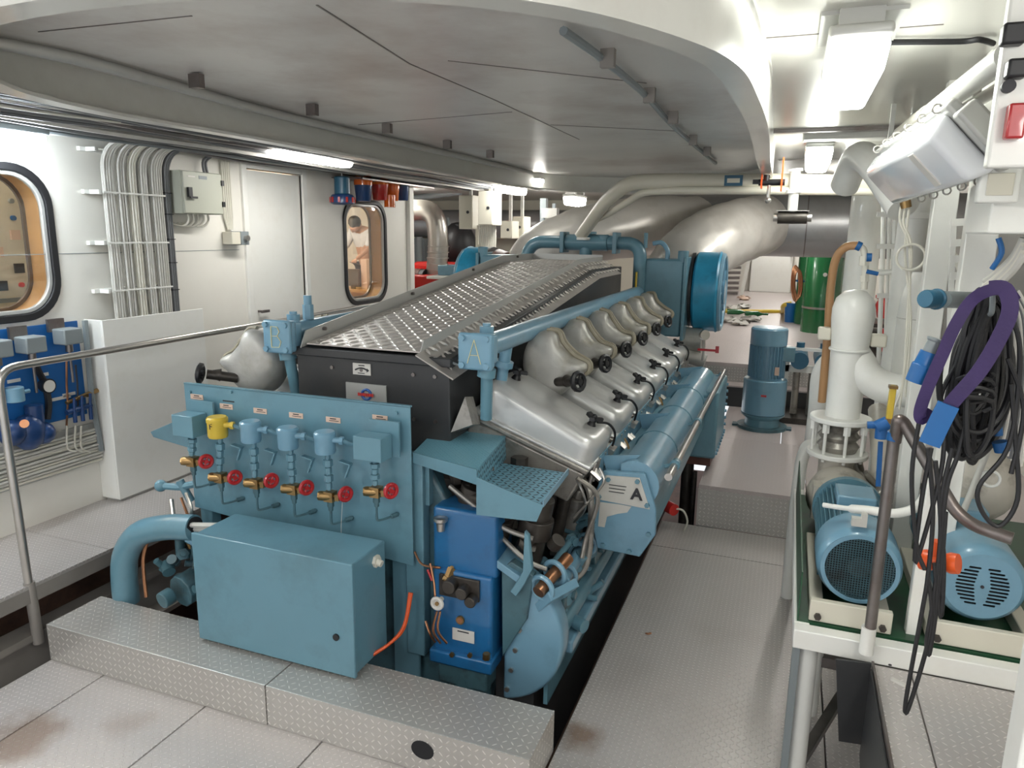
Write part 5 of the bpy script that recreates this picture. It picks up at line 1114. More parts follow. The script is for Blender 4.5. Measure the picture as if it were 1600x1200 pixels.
m_ = bpy.data.objects['fan_grille']
for x0, x1, lab in ((.175, .455, 'cream bolted mounting block under the left blue motor'), (.57, .93, 'cream bolted mounting block under the right blue motor')):
    t = thing('motor_mount', ((x0+x1)/2, 2.95, TZ), lab, 'mount')
    obj('block', MB().bx(x0, x1, 2.74, 2.77, TZ+.006, TZ+.09).bx(x0, x0+.05, 2.77, 3.5, TZ+.006, TZ+.06).bx(x1-.05, x1, 2.77, 3.5, TZ+.006, TZ+.06), CREAM, t, bevel=.004)
    for x in (x0+.03, x1-.03): obj('bolt', MB().hexn((x, 2.725, TZ+.03), (x, 2.74, TZ+.03), .013), IRON, t)
# pumps behind motors
t = thing('centrifugal_pump', (.32, 3.75, TZ), 'off-white pump casing behind the left blue motor', 'pump')
obj('casing', MB().lathe((.32, 3.56, .94), (0, 1, 0), [(0, .08), (.05, .13), (.20, .155), (.32, .13), (.36, .07)], 28).cyl((.30, 3.88, .94), (.30, 3.88, 1.12), .085, .085).box((.27, 3.62, .96), (.16, .1, .16)), GRIME, t)
rk = random.Random(21); ck = MB()
for k in range(30):
    q = Vector((rk.uniform(.42, .64), rk.uniform(3.6, 4.1), rk.uniform(.80, 1.02))); dv = Vector((rk.uniform(-1, 1), rk.uniform(-.5, .5), rk.uniform(-.3, 1))).normalized(); ck.cyl(q, q+dv*rk.uniform(.05, .12), rk.uniform(.012, .028), n=10)
split_obj('pipe_fitting', ck, HEAD, t)
obj('suction_pipe', MB().tube(fillet([(.50, 3.8, .80), (.50, 3.8, 1.12), (.50, 4.2, 1.30)], .08), .05, 16), GRIME, t)
obj('bearing_bracket', MB().cyl((.335, 3.46, 1.03), (.32, 3.6, 1.0), .07).bx(.24, .40, 3.6, 3.95, TZ, .88), HEAD, t)
t = thing('centrifugal_pump', (.78, 3.6, TZ), 'off-white round pump casing behind the right blue motor, half hidden by hanging cables', 'pump')
obj('casing', MB().lathe((.80, 3.45, 1.18), (-.35, -1, .1), [(-.25, .10), (-.18, .15), (0, .165), (.05, .135), (.08, .06)], 28), GRIME, t); obj('hub_ring', MB().torus(A(1548, 748, y=3.15), (-.3, -1, .1), .03, .006), W_PAINT, t)
obj('delivery_pipe', MB().cyl((.80, 3.55, 1.3), (.80, 3.6, 1.9), .07), W_PAINT, t); obj('bracket', MB().bx(.70, .88, 3.4, 3.7, TZ, 1.0), HEAD, t)
# filter vessel
t = thing('filter_vessel', (.30, 3.9, 1.28), 'glossy white upright vessel with a domed top and a bolted flange, right of the walkway', 'vessel')
vx, vy = .305, 3.9
obj('vessel_body', MB().lathe((vx, vy, 1.31), (0, 0, 1), [(0, .080), (.28, .080), (.34, .084), (.50, .098), (.55, .098), (.60, .085), (.635, .05), (.645, .0)], 32), W_PAINT, t, ang=60)
obj('collar', MB().torus((vx, vy, 1.66), (0, 0, 1), .088, .008, 32, 8), W_PAINT, t)
split_obj('clamp_block', MB().bx(vx-.15, vx-.09, vy-.02, vy+.06, 1.70, 1.76).bx(vx+.09, vx+.16, vy-.02, vy+.06, 1.68, 1.74), CREAM, t, bevel=.008)
fl = obj('top_flange', MB().cyl((vx-.005, vy, 1.295), (vx-.005, vy, 1.32), .145, n=36), W_PAINT, t, bevel=.005); obj('bottom_flange', MB().cyl((vx-.005, vy, 1.115), (vx-.005, vy, 1.14), .145, n=36), W_PAINT, t, bevel=.005)
bl = MB().lathe((vx-.005, vy, 1.14), (0, 0, 1), [(0, .085), (.03, .10), (.055, .08), (.08, .10), (.105, .08), (.13, .10), (.155, .085)], 28); obj('bellows', bl, HEAD, t)
bo = MB()
for k in range(8): a_ = k*PI/4+.2; q = Vector((vx-.005+.125*math.cos(a_), vy+.125*math.sin(a_), 0)); bo.hexn(q+Vector((0, 0, 1.25)), q+Vector((0, 0, 1.295)), .018).cyl(q+Vector((0, 0, 1.10)), q+Vector((0, 0, 1.29)), .008)
obj('flange_bolts', bo, W_PAINT, fl)
obj('side_elbow', MB().tube(path([(1338, 540, 3.9), (1342, 566, 3.9), (1357, 590, 3.88), (1385, 606, 3.86), (1420, 612, 3.84), (1475, 618, 3.82)], 5), [.045, .055, .062, .070, .075]+[.078]*40, 24), W_PAINT, t)
t = thing('hose_standpipe', (vx+.03, vy, 1.95), 'pale yellow pipe fitting with blue valves on top of the white vessel', 'pipe')
obj('standpipe', MB().tube(path([(1350, 452, 3.9), (1352, 420, 3.9), (1350, 392, 3.9), (1344, 386, 3.9)], 4), .016, 10).hexn(A(1350, 415, y=3.9), A(1351, 400, y=3.9), .024).hexn(A(1351, 440, y=3.9), A(1351, 430, y=3.9), .022), CABW, t)
split_obj('blue_tap', MB().cyl(A(1338, 383, y=3.9), A(1345, 386, y=3.9), .022).cyl(A(1354, 402, y=3.88), A(1362, 402, y=3.88), .020).cyl(A(1354, 424, y=3.88), A(1372, 428, y=3.88), .010), BLUEP, t)
solo('tan_hose', MB().tube(path([(1342, 384, 3.9), (1322, 386, 3.92), (1306, 405, 3.95), (1298, 450, 3.98), (1294, 510, 4.0), (1289, 570, 4.02), (1284, 628, 4.04)], 6), .020, 12), HOSE, 'tan rubber hose arching from the vessel top down behind its flange', 'hose')
t = thing('grey_standpipe', (.2, 4.5, FZ), 'matt grey rounded vertical pipe left of the white vessel', 'pipe')
obj('pipe', MB().tube(path([(1310, 565, 4.6), (1296, 568, 4.6), (1284, 590, 4.6), (1280, 640, 4.6), (1274, 690, 4.6)], 5), .062, 18), GREYP if False else W_PAINT, t)
obj('foot_pipe', MB().tube(fillet([A(1285, 700, y=4.5), A(1262, 693, y=4.5), A(1252, 720, y=4.5), A(1243, 790, y=4.5), Vector((A(1243, 790, y=4.5).x, 4.5, 0))], .06), .036, 14), W_PAINT, t)
solo('white_hose', MB().tube(path([(1287, 789, 2.95), (1320, 794, 2.90), (1355, 797, 2.86), (1400, 802, 2.85), (1435, 790, 2.88), (1450, 760, 2.95)], 6), [.010]*8+[.017]*40, 12), W_PAINT, 'white sleeve hose with a taped nozzle lying over the left blue motor', 'hose')
solo('tape_knot', MB().box(A(1342, 815, y=2.83), (.05, .03, .03)).box(A(1350, 812, y=2.83), (.02, .03, .05)), CABG, 'small silver tape knot on top of the left motor cowl', 'tape')
# level gauge and blue valve
t = thing('level_gauge', tuple(A(1392, 665, y=3.0)), 'yellow glass level gauge standing on a blue valve', 'gauge')
a, b = A(1388, 660, y=3.0), A(1396, 602, y=3.0); obj('gauge_body', MB().bar(a, b, .028, .022), YEL, t, bevel=.003); obj('end_block', MB().bar(a, a+(b-a)*.12, .034, .03).bar(b-(b-a)*.08, b, .034, .03), BRASS, t)
obj('blue_valve', MB().cyl(A(1355, 664, y=3.0), A(1372, 664, y=3.0), .014).cyl(A(1370, 668, y=3.0), A(1388, 660, y=3.0), .026).cyl(A(1378, 662, y=3.0), A(1376, 685, y=3.0), .022).bar(A(1376, 690, y=3.0), A(1372, 760, y=2.98), .015, .01), BOARD, t)
# handrail of the platform
t = thing('platform_handrail', (.35, 2.62, TZ), 'dark worn steel handrail tube with a long slanting arm before the right motors', 'railing')
obj('upright', MB().cyl(A(1356, 1012, y=2.62), A(1397, 682, y=2.62), .019, n=14), DSTEEL, t); obj('socket', MB().cyl(A(1353, 1020, y=2.62), A(1358, 980, y=2.62), .024), W_PAINT, t)
obj('arm', MB().tube(fillet([A(1398, 690, y=2.62), A(1404, 655, y=2.60), A(1412, 660, y=2.6), A(1502, 815, y=2.50), A(1582, 842, y=2.45)], .09, 8), .020, 14), DSTEEL, t); obj('collar', MB().cyl(A(1396, 688, y=2.62), A(1398, 676, y=2.62), .022), BLUEP, t)
obj('brace', MB().cyl(A(1545, 700, y=2.9), A(1500, 812, y=2.6), .010), GALV, t)
# platform lower right
PZ = .70
struct('floor', MB().bx(.40, .515, .9, 2.655, PZ-.012, PZ), FLOORM, 'edge strip of the right landing', bevel=.002); struct('floor', MB().bx(.52, 1.8, .9, 2.655, PZ-.012, PZ), FLOORM, 'checker plate landing at the lower right', bevel=.002)
struct('trim_14', MB().bx(.392, .40, .9, 2.66, PZ-.12, PZ+.01), DSTEEL, 'steel edge of the right landing')
t = thing('steel_bin', (.33, 2.3, .1), 'dark open slanted steel trough beside the right landing', 'trough')
obj('back_sheet', MB().hexa([(.385, 1.9, .1), (.39, 1.9, .1), (.39, 2.62, .35), (.385, 2.62, .35), (.385, 1.9, .68), (.39, 1.9, .68), (.39, 2.62, .70), (.385, 2.62, .70)]), BLKP, t)
obj('front_sheet', MB().hexa([(.27, 2.60, .72), (.385, 2.62, .72), (.385, 2.61, .40), (.31, 2.60, .40), (.27, 2.61, .72), (.385, 2.63, .72), (.385, 2.62, .40), (.31, 2.61, .40)]), BLKP, t)
obj('divider', MB().hexa([(.30, 2.22, .42), (.385, 2.24, .50), (.385, 2.22, .05), (.33, 2.20, .05), (.30, 2.225, .42), (.385, 2.245, .50), (.385, 2.225, .05), (.33, 2.205, .05)]), DSTEEL, t)
solo('rubber_foot', MB().cyl((.12, 2.78, .02), (.10, 2.74, .05), .022), BLK, 'small black plug at the foot of the white frame leg', 'plug')
solo('litter_scrap', MB().box(A(1404, 1066, z=PZ+.006), (.05, .012, .01), Matrix.Rotation(-.6, 3, 'Z')), WLAB, 'small white and green scrap lying on the right landing', 'scrap')
solo('black_scrap', MB().sph(A(1390, 1036, z=PZ+.008), .010, 10, (1, 1.8, .6)), INK, 'small dark bit lying on the right landing edge strip', 'scrap')
struct('column_1', MB().bx(.455, .56, 1.38, 1.46, PZ, 1.58), W_PAINT, 'white stanchion at the lower right picture edge', bevel=.005)
# columns and upright pipes
solo('white_column', MB().cyl((.535, 6.6, FZ), (.535, 6.6, CZ), .125, n=32), W_PAINT, 'thick plain white round column behind the tan hose', 'column')
t = thing('riser_pipe', (.66, 4.2, FZ), 'thick white riser pipe narrowing above a rounded shoulder, behind the hanging cables', 'pipe')
obj('riser', MB().lathe((.64, 4.2, FZ), (0, 0, 1), [(0, .105), (1.48, .105), (1.55, .10), (1.63, .085), (1.70, .06), (1.705, .06)], 28), W_PAINT, t, ang=60)
obj('upper_pipe', MB().cyl((.575, 4.35, FZ), (.575, 4.35, CZ), .072, n=24).cyl((.575, 4.35, 2.30), (.575, 4.35, 2.33), .10), W_PAINT, t)
obj('joint_line', MB().torus((.64, 4.2, 1.80), (0, 0, 1), .105, .003, 28, 5), CABG, t)
t = thing('elbow_pipe', tuple(A(1345, 255, y=4.0)), 'fat white lagged elbow under the ceiling above the hose', 'pipe')
obj('elbow', MB().tube(fillet([A(1320, 290, y=4.3), A(1340, 238, y=4.1), A(1365, 255, y=3.9), A(1412, 325, y=3.7)], .12, 8), .070, 24), W_PAINT, t)
t = thing('overhead_pipe', (.4, 3.2, 2.63), 'long pipe under the ceiling on the right, bright steel near, cream beyond', 'pipe')
a, b = Vector((.425, 2.06, 2.615)), Vector((.375, 4.6, 2.65)); obj('steel_length', MB().cyl(a, a.lerp(b, .38), .031, n=18), GALV, t); obj('cream_length', MB().cyl(a.lerp(b, .38), a.lerp(b, .62), .034, n=18), CABW, t); obj('far_length', MB().cyl(a.lerp(b, .62), b, .022, n=14).cyl(a+Vector((.07, 0, -.02)), b+Vector((.07, 0, 0)), .018), STEEL, t)
obj('hanger', MB().bx(.40, .44, 3.35, 3.42, 2.4, 2.62), GALV, t); obj('hanger', MB().bx(.38, .40, 4.0, 4.03, 2.6, 2.82), GALV, t)
for px, y0, w_, lab in ((1468, 3.5, .045, 'pale greenish white upright steel post left of the cable ladder'), (1531, 3.0, .05, 'broad white upright post right of the cable ladder')):
    q = A(px, 400, y=y0); solo('white_post', MB().bx(q.x-w_*1.1, q.x+w_*.9, y0-.02, y0+.05, FZ if y0 > 3.6 else TZ, CZ), W_PAINT, lab, 'post', bevel=.004)
t = thing('cable_ladder', tuple(A(1505, 400, y=3.3)), 'white perforated cable ladder between two white posts', 'cable ladder')
lp = MB()
for px in (1490, 1518): lp.bar(A(px, 345, y=3.3), A(px-8, 560, y=3.3), .010, .02)
obj('stile', lp, W_PAINT, t)
for py in (348, 380, 405, 432, 460, 520): obj('rung', MB().bar(A(1485, py, y=3.3), A(1522, py-2, y=3.3), .02, .028), W_PAINT, t)
for k in range(9): obj('cable', MB().tube(path([(1488+k*3, 395+k*4, 3.4), (1500+k*1.5, 410+k*8, 3.42), (1516, 400+k*12, 3.4)], 4), .012, 6), CABW, t)
t = thing('thin_pipe_rack', (.62, 5.0, 1.2), 'rack of thin white vertical pipes with cross bars right of the round column', 'pipes')
for px, w_ in ((1377, .014), (1386, .010), (1395, .018)): obj('pipe', MB().tube(path([(px+6, 240, 5.0), (px+2, 400, 5.0), (px-4, 560, 5.0), (px-8, 640, 5.0), (px-36, 930, 5.0)], 3), w_, 8), W_PAINT, t)
for py in (335, 385, 425, 462): obj('cross_bar', MB().bar(A(1370, py, y=4.95), A(1402, py, y=4.95), .012, .03), W_PAINT, t)
obj('tap_pipe', MB().tube(path([(1358, 424, 4.6), (1375, 428, 4.6), (1410, 424, 4.6)], 3), .010, 8), W_PAINT, t)
t = thing('coiled_wires', (.5, 3.6, 2.0), 'thin cream wires with one round coil hanging from a brass gland', 'cables')
for pts in ([(1408, 322, 3.6), (1406, 345, 3.6), (1418, 375, 3.6), (1422, 420, 3.6), (1418, 540, 3.6), (1405, 640, 3.6)], [(1414, 325, 3.6), (1412, 350, 3.6), (1424, 385, 3.6), (1419, 470, 3.6), (1410, 600, 3.6), (1385, 660, 3.6)], [(1421, 322, 3.6), (1418, 345, 3.6), (1414, 400, 3.6), (1423, 500, 3.6), (1414, 620, 3.6)]):
    obj('wire', MB().tube(path(pts, 5), .006, 6), CABW, t)
q = A(1423, 402, y=3.58); obj('wire_coil', MB().torus(q, (0, 1, 0), .055, .006, 28, 6), CABW, t)
obj('gland', MB().cyl(A(1412, 300, y=3.6), A(1416, 325, y=3.6), .022).hexn(A(1412, 305, y=3.6), A(1413, 311, y=3.6), .032), BRASS, t)
# switch cabinets upper right
t = thing('starter_panel', (.62, 2.05, 2.35), 'tall white panel edge with a red handle and black switches, top right corner', 'panel')
tl_, bl_ = A(1572, 30, y=2.0), A(1533, 262, y=2.0)
obj('panel_body', MB().bx(.40, 1.0, 2.0, 2.04, bl_.z, 2.80), W_PAINT, t, bevel=.006)
q = A(1586, 190, y=1.98); obj('red_handle', MB().box(q, (.035, .035, .075)), RED, t, bevel=.005)
for px, py, s_ in ((1583, 54, .045), (1588, 108, .04)): q = A(px, py, y=1.98); obj('black_switch', MB().box(q, (s_, .04, s_)), BLK, t, bevel=.006)
q = A(1574, 136, y=1.99); obj('round_knob', MB().cyl(q, q-Vector((0, .015, 0)), .014), INK, t)
t = thing('wall_cabinet', (.7, 2.4, 2.05), 'white steel cabinet under the starter panel at the right edge', 'cabinet')
c0 = A(1552, 300, y=2.4); c1 = A(1552, 365, y=2.4); obj('cabinet_body', MB().bx(c0.x, 1.1, 2.4, 2.7, c1.z, 2.42), W_PAINT, t, bevel=.006)
t = thing('light_switch', tuple(A(1560, 290, y=2.36)), 'square white light switch on the cabinet edge below the tilted lamp', 'switch')
q = A(1559, 289, y=2.36); obj('switch_housing', MB().box(q, (.095, .05, .095)), W_PAINT, t, bevel=.006, seg=3); obj('rocker', MB().box(q-Vector((0, .027, 0)), (.062, .008, .058)), CREAM, t, bevel=.002)
t = thing('looping_cables', (.7, 2.6, 1.9), 'cream cables looping out under the white cabinet', 'cables')
for k in range(5): obj('cable', MB().tube(path([(1600, 372+6*k, 2.6), (1585, 400+5*k, 2.62), (1560, 425+5*k, 2.66), (1540, 440+6*k, 2.7)], 5), .012, 8), CABW if k % 2 else CABG, t)
obj('cable', MB().tube(path([(1560, 372, 2.6), (1565, 395, 2.6), (1550, 420, 2.62)], 5), .008, 8), BLUEP, t)
solo('wall_backing', MB().bx(.8, .82, 2.6, 4.6, 1.5, 2.3), BEAMP, 'dull grey backing sheet behind the hanging cables', 'board')
# socket outlet
t = thing('socket_plug', tuple(A(1475, 468, y=2.75)), 'grey industrial connector with a blue cap pointing left', 'plug')
a, b = A(1445, 467, y=2.78), A(1520, 469, y=2.98); obj('blue_cap', MB().lathe(a, b-a, [(0, .028), (.006, .031), (.055, .031), (.06, .036), (.065, .036)], 20), LTEAL, t); obj('grey_body', MB().cyl(a.lerp(b, .38), b, .029), GREYP, t)
# hanging black cable coil
t = thing('cable_coil', (.52, 2.3, 1.3), 'big hank of black cable hanging from a hook at the right edge', 'cable')
rnd = random.Random(11)
for k in range(26):
    cx = 1512+rnd.uniform(-14, 14); w_ = rnd.uniform(6, 62); top = rnd.uniform(452, 480); bot = rnd.uniform(640, 725); dy = rnd.uniform(-.06, .10)
    loop = []
    for i in range(18):
        a_ = 2*PI*i/18; f_ = (math.cos(a_)+1)/2     # 1 top, 0 bottom
        px = cx + 30*f_ + w_*math.sin(a_)*(1-.55*f_)+rnd.uniform(-2, 2); py = bot + (top-bot)*f_
        loop.append(A(px, py, y=2.36+dy+.03*math.sin(a_)))
    obj('cable_loop', MB().tube(crom(loop, 3, closed=True), .0085, 7, closed=True), BLK, t)
for pts in ([(1555, 455), (1590, 520), (1592, 600), (1575, 700), (1530, 760), (1535, 800), (1562, 822), (1590, 780), (1588, 700), (1580, 600)], [(1500, 560), (1470, 620), (1475, 690), (1465, 760), (1430, 880), (1440, 780), (1455, 700)], [(1520, 600), (1500, 700), (1480, 760), (1470, 850), (1460, 930), (1462, 960), (1470, 900), (1478, 800)],
            [(1575, 560), (1600, 640), (1580, 740)], [(1450, 700), (1458, 800), (1450, 900), (1440, 960), (1415, 1098), (1422, 1100), (1455, 980), (1450, 900)], [(1462, 720), (1470, 830), (1458, 940), (1448, 1000), (1452, 1022), (1462, 960), (1468, 880)], [(1488, 700), (1470, 790), (1475, 880), (1470, 965), (1460, 880)], [(1440, 640), (1425, 740), (1432, 850), (1445, 890)]):
    obj('loose_strand', MB().tube(crom([A(px, py, y=2.30) for px, py in pts], 6), .0065, 7), BLK, t)
obj('coil_binding', MB().tube([A(1525+28*math.cos(i*.8), 585+4*i*.5+8*math.sin(i*.8), y=2.26+.02*math.sin(i*.8)) for i in range(26)], .007, 6), BLK, t)
solo('coil_hook', MB().tube(path([(1556, 442, 2.36), (1552, 448, 2.25), (1550, 485, 2.24), (1546, 492, 2.3)], 4), .007, 8), GREYP, 'grey hook carrying the black cable hank', 'hook')
t = thing('grey_cable_coil', (.7, 2.5, 1.5), 'paler grey cables hanging behind the black hank at the picture edge', 'cable')
for k in range(8):
    x0 = 1562+k*5; obj('cable', MB().tube(path([(x0-8, 448+k, 2.50), (x0+14, 480+k*3, 2.5), (x0+18, 560, 2.5), (x0+8, 650, 2.5), (x0-4, 700+k*4, 2.5)], 5), .008, 6), CABG if k % 2 else CABD, t)
# purple webbing sling
def ribbon(pts, w_, th, y_):
    P_ = crom([A(px, py, y=y_+dy) for px, py, dy in pts], 6); mb = MB(); rs = []
    for i, p in enumerate(P_):
        d_ = (P_[min(i+1, len(P_)-1)]-P_[max(i-1, 0)]).normalized(); n_ = Vector((0, -1, 0)).lerp(Vector((-.5, -1, .2)), .3).normalized(); s_ = d_.cross(n_).normalized(); n_ = s_.cross(d_)
        rs.append([mb.bm.verts.new(p+s_*a*w_/2+n_*b*th/2) for a, b in ((-1, -1), (0, -1.5), (1, -1), (1, 1), (0, 1.5), (-1, 1))])
    for i in range(len(rs)-1): mb.bridge(rs[i], rs[i+1])
    mb.face(rs[0][::-1]); mb.face(rs[-1]); return mb
t = thing('webbing_sling', (.5, 2.25, 1.7), 'purple webbing sling with a blue sleeve, looped over the black cable hank', 'sling')
obj('left_band', ribbon([(1585, 470, .02), (1572, 455, .0), (1548, 453, -.02), (1518, 470, 0), (1492, 510, 0), (1472, 555, 0), (1452, 600, 0), (1438, 640, 0), (1440, 655, 0), (1452, 640, .02)], .031, .006, 2.20), PURP, t)
obj('right_band', ribbon([(1545, 450, 0), (1570, 452, -.01), (1578, 485, -.02), (1560, 530, -.02), (1530, 580, -.02), (1495, 620, -.02), (1475, 645, -.02)], .037, .007, 2.18), PURP, t)
obj('blue_sleeve', ribbon([(1482, 632, 0), (1466, 664, 0), (1452, 694, 0)], .052, .016, 2.155), BLUEP, t)
t = thing('blue_plug', tuple(A(1445, 575, y=2.25)), 'blue cable connector with a grey end hanging left of the purple sling', 'plug')
a, b = A(1430, 597, y=2.24), A(1457, 538, y=2.24); obj('blue_body', MB().lathe(a, b-a, [(0, .026), (.05, .028), (.055, .024), (.09, .022)], 18), BLUEP, t); obj('grey_end', MB().lathe(a, b-a, [(.09, .017), (.12, .016), (.125, .02), (.13, .02)], 16), GREYP, t)
solo('blue_coupler', MB().cyl(A(1562, 690, y=2.4), A(1566, 705, y=2.4), .02).cyl(A(1558, 660, y=2.4), A(1560, 680, y=2.4), .012), BLUEP, 'small blue coupler at the lower right of the black hank', 'plug')
t = thing('orange_plug', tuple(A(1462, 875, y=2.35)), 'orange three-way cable connector hanging between the two blue motors', 'plug')
a, b = A(1438, 874, y=2.38), A(1487, 880, y=2.34); obj('connector_body', MB().lathe(a, b-a, [(0, .030), (.02, .033), (.04, .026), (.07, .026), (.085, .032), (.105, .030)], 18).cyl(a.lerp(b, .5), a.lerp(b, .5)+Vector((0, 0, .065)), .018), ORNG, t)
# ================================================================ AFT AREA
t = thing('vertical_pump', (-.14, 7.45, FZ), 'blue-grey vertical pump motor standing on the after floor', 'pump')
c = Vector((-.14, 7.45, FZ))
obj('base_plate', MB().cyl(c, c+Vector((0, 0, .03)), .24).bx(c.x-.28, c.x+.28, c.y-.05, c.y+.05, FZ, FZ+.02), ENGD, t); obj('pump_foot', MB().lathe(c+Vector((0, 0, .03)), (0, 0, 1), [(0, .17), (.07, .16), (.10, .20), (.12, .21)], 28), ENG, t)
obj('pump_housing', MB().cyl(c+Vector((0, 0, .15)), c+Vector((0, 0, .50)), .205, n=32), ENGL, t, bevel=.01); obj('red_mark', MB().box(c+Vector((-.0, -.205, .36)), (.05, .004, .02)), RED, t)
mb = MB().cyl(c+Vector((0, 0, .50)), c+Vector((0, 0, .84)), .15, n=32)
for k in range(32): a_ = 2*PI*k/32; d_ = Vector((math.cos(a_), math.sin(a_), 0)); mb.bar(c+d_*.16+Vector((0, 0, .52)), c+d_*.16+Vector((0, 0, .83)), .005, .025, up=d_)
obj('ribbed_motor', mb, ENGL, t); obj('fan_cap', MB().lathe(c+Vector((0, 0, .84)), (0, 0, 1), [(0, .172), (.15, .172), (.165, .16), (.17, .12)], 32), ENGL, t)
obj('terminal_box', MB().box(c+Vector((.19, -.04, .76)), (.12, .10, .14)), ENG, t, bevel=.008); obj('rating_plate', MB().box(c+Vector((.10, -.143, .60)), (.04, .006, .08)), LABEL, t)
t = thing('pump_skid', (.25, 8.0, FZ), 'white frame with small dark green pumps behind the vertical motor', 'pump')
for x in (.02, .62): obj('upright', MB().bx(x, x+.05, 7.75, 7.8, FZ, 1.12), W_PAINT, t)
obj('cross_beam', MB().bx(.02, .67, 7.75, 7.8, .86, .93).bx(.02, .67, 7.75, 7.8, 1.08, 1.11), W_PAINT, t)
for x in (.16, .38): obj('small_pump', MB().cyl((x, 7.6, 1.0), (x, 8.1, 1.0), .085).cyl((x, 7.8, 1.0), (x, 7.8, 1.16), .04), LTEAL, t)
for x in (.15, .3, .45, .58): obj('hanging_pipe', MB().cyl((x, 7.9, .4), (x, 7.9, .86), .035), HEAD, t)
obj('tray', MB().bx(.0, .7, 7.7, 8.2, FZ, FZ+.06), IRON, t)
for px, y, r, h, lab in ((1283, 12.0, .27, 1.27, 'largest front green cylindrical air tank'), (1266, 13.1, .245, 1.25, 'darker green tank half hidden behind the front one on its left'), (1312, 12.5, .25, 1.27, 'green tank to the right of the front one, mostly behind the tan hose')):
    q = A(px, 480, y=y); t = thing('air_tank', (q.x, y, F2), lab, 'tank')
    obj('shell', MB().lathe((q.x, y, F2), (0, 0, 1), [(0, r), (h-.12, r), (h-.05, r*.9), (h, r*.55)], 32), GREEN, t, ang=50)
    if px == 1283: obj('strap', MB().cyl((q.x, y, 1.14), (q.x, y, 1.17), r+.006, n=32), STEEL, t); obj('pressure_plate', MB().cyl((q.x+.0, y-r-.004, 1.66), (q.x, y-r, 1.66), .03), WLAB, t)
    obj('top_valve', MB().cyl((q.x, y, F2+h), (q.x, y, F2+h+.08), .05), RED if px == 1283 else STEEL, t)
q = A(1234, 503, z=F2); s_ = q.y/1130
solo('blue_bucket', MB().cyl(q, q+Vector((0, 0, 28*s_)), 7.5*s_, 9*s_), BLUEP, 'blue bucket standing left of the green tanks', 'bucket')
t = thing('copper_coil', tuple(A(1243, 440, y=12.4)), 'coil of reddish copper hose left of the green tanks', 'hose')
for k in range(4): obj('turn', MB().tube([A(1243+6*math.cos(a_)+k*1.5, 443+(28-2*k)*math.sin(a_), y=12.4) for a_ in [i/16*2*PI for i in range(16)]], .016, 6, closed=True), COPPER, t)
obj('hook', MB().bar(A(1236, 438, y=12.4), A(1262, 440, y=12.5), .02, .03), BOARD, t)
hp_ = [q+Vector((0, 0, 27*s_)), q+Vector((-.12, .1, 22*s_)), A(1222, 487, z=F2+.03), A(1200, 487, z=F2+.025), A(1165, 487, z=F2+.025), A(1120, 486, z=F2+.025)]
solo('yellow_hose', MB().tube(crom(hp_, 6), .045, 10), YEL, 'yellow-green hose running from the blue bucket towards the engine', 'hose')
rnd = random.Random(4)
for i, (px, py, lab) in enumerate(((1145, 481, 'white rag left of the other rags on the after floor'), (1160, 479, 'white rag on the yellow hose'), (1163, 466, 'tan cloth furthest back on the after floor'), (1140, 500, 'pale crumpled rag nearest the blue turbocharger ring'), (1154, 504, 'crumpled white rag at the front of the heap'), (1172, 498, 'grey rag at the right of the heap'))):
    q = A(px, py, z=F2+.04); mb = MB().sph(q, .12, 14, (1.2, 1.2, .35))
    for v in mb.bm.verts: v.co += Vector((rnd.uniform(-1, 1), rnd.uniform(-1, 1), rnd.uniform(-.4, .6)))*.05
    solo('rag', mb, WLAB if i != 2 else LABEL, lab, 'rag')
for px, py, lab in ((1136, 487, 'dark green bottle lying left of the white rags'), (1164, 490, 'dark green bottle lying right of the white rags')):
    q = A(px, py, z=F2+.06); solo('green_bottle', MB().lathe(q, (1, .2, 0), [(0, .05), (.22, .05), (.30, .02), (.40, .02)], 14), GREEN, lab, 'bottle')
t = thing('stair', tuple(A(1140, 455, y=18.9)), 'steel stair with grey treads at the far end, beside a white slanted stringer', 'stairs')
for k in range(8): a, b = A(1125, 402+8*k, y=18.9), A(1160-1.0*k, 402+8*k, y=18.9); obj('tread', MB().bar(a, b, .30, .06), DSTEEL, t)
e_ = A(1158, 466, y=18.7); e_.z = F2; obj('stringer', MB().bar(A(1171, 402, y=18.7), e_, .08, .1, up=(0, 1, 0)), W_PAINT, t)
for px, py, y, lab in ((1385, 480, 9.0, 'red bucket on the bench right of the white vessel'), (1393, 535, 8.4, 'red pump head below the red bucket')):
    q = A(px, py, y=y); t = thing('red_bucket', tuple(q-Vector((0, 0, .14))), lab, 'bucket'); obj('bucket_body', MB().lathe(q-Vector((0, 0, .12)), (0, 0, 1), [(0, .085), (.14, .115), (.20, .09), (.22, .12), (.25, .12)], 22), REDE, t)
hz_ = A(1393, 550, y=8.4).z
solo('bench', MB().bx(.55, 1.3, 8.2, 8.62, hz_-.03, hz_).bx(.58, .62, 8.22, 8.26, F2, hz_).bx(1.2, 1.24, 8.22, 8.26, F2, hz_).bx(.6, 1.5, 8.6, 9.2, 1.26, 1.30).bx(.62, .66, 8.6, 8.64, F2, 1.26).bx(1.4, 1.44, 8.6, 8.64, F2, 1.26).bx(.65, 1.4, 8.7, 9.1, .9, 1.2), IRON, 'dark bench with oily gear behind the white column', 'bench')
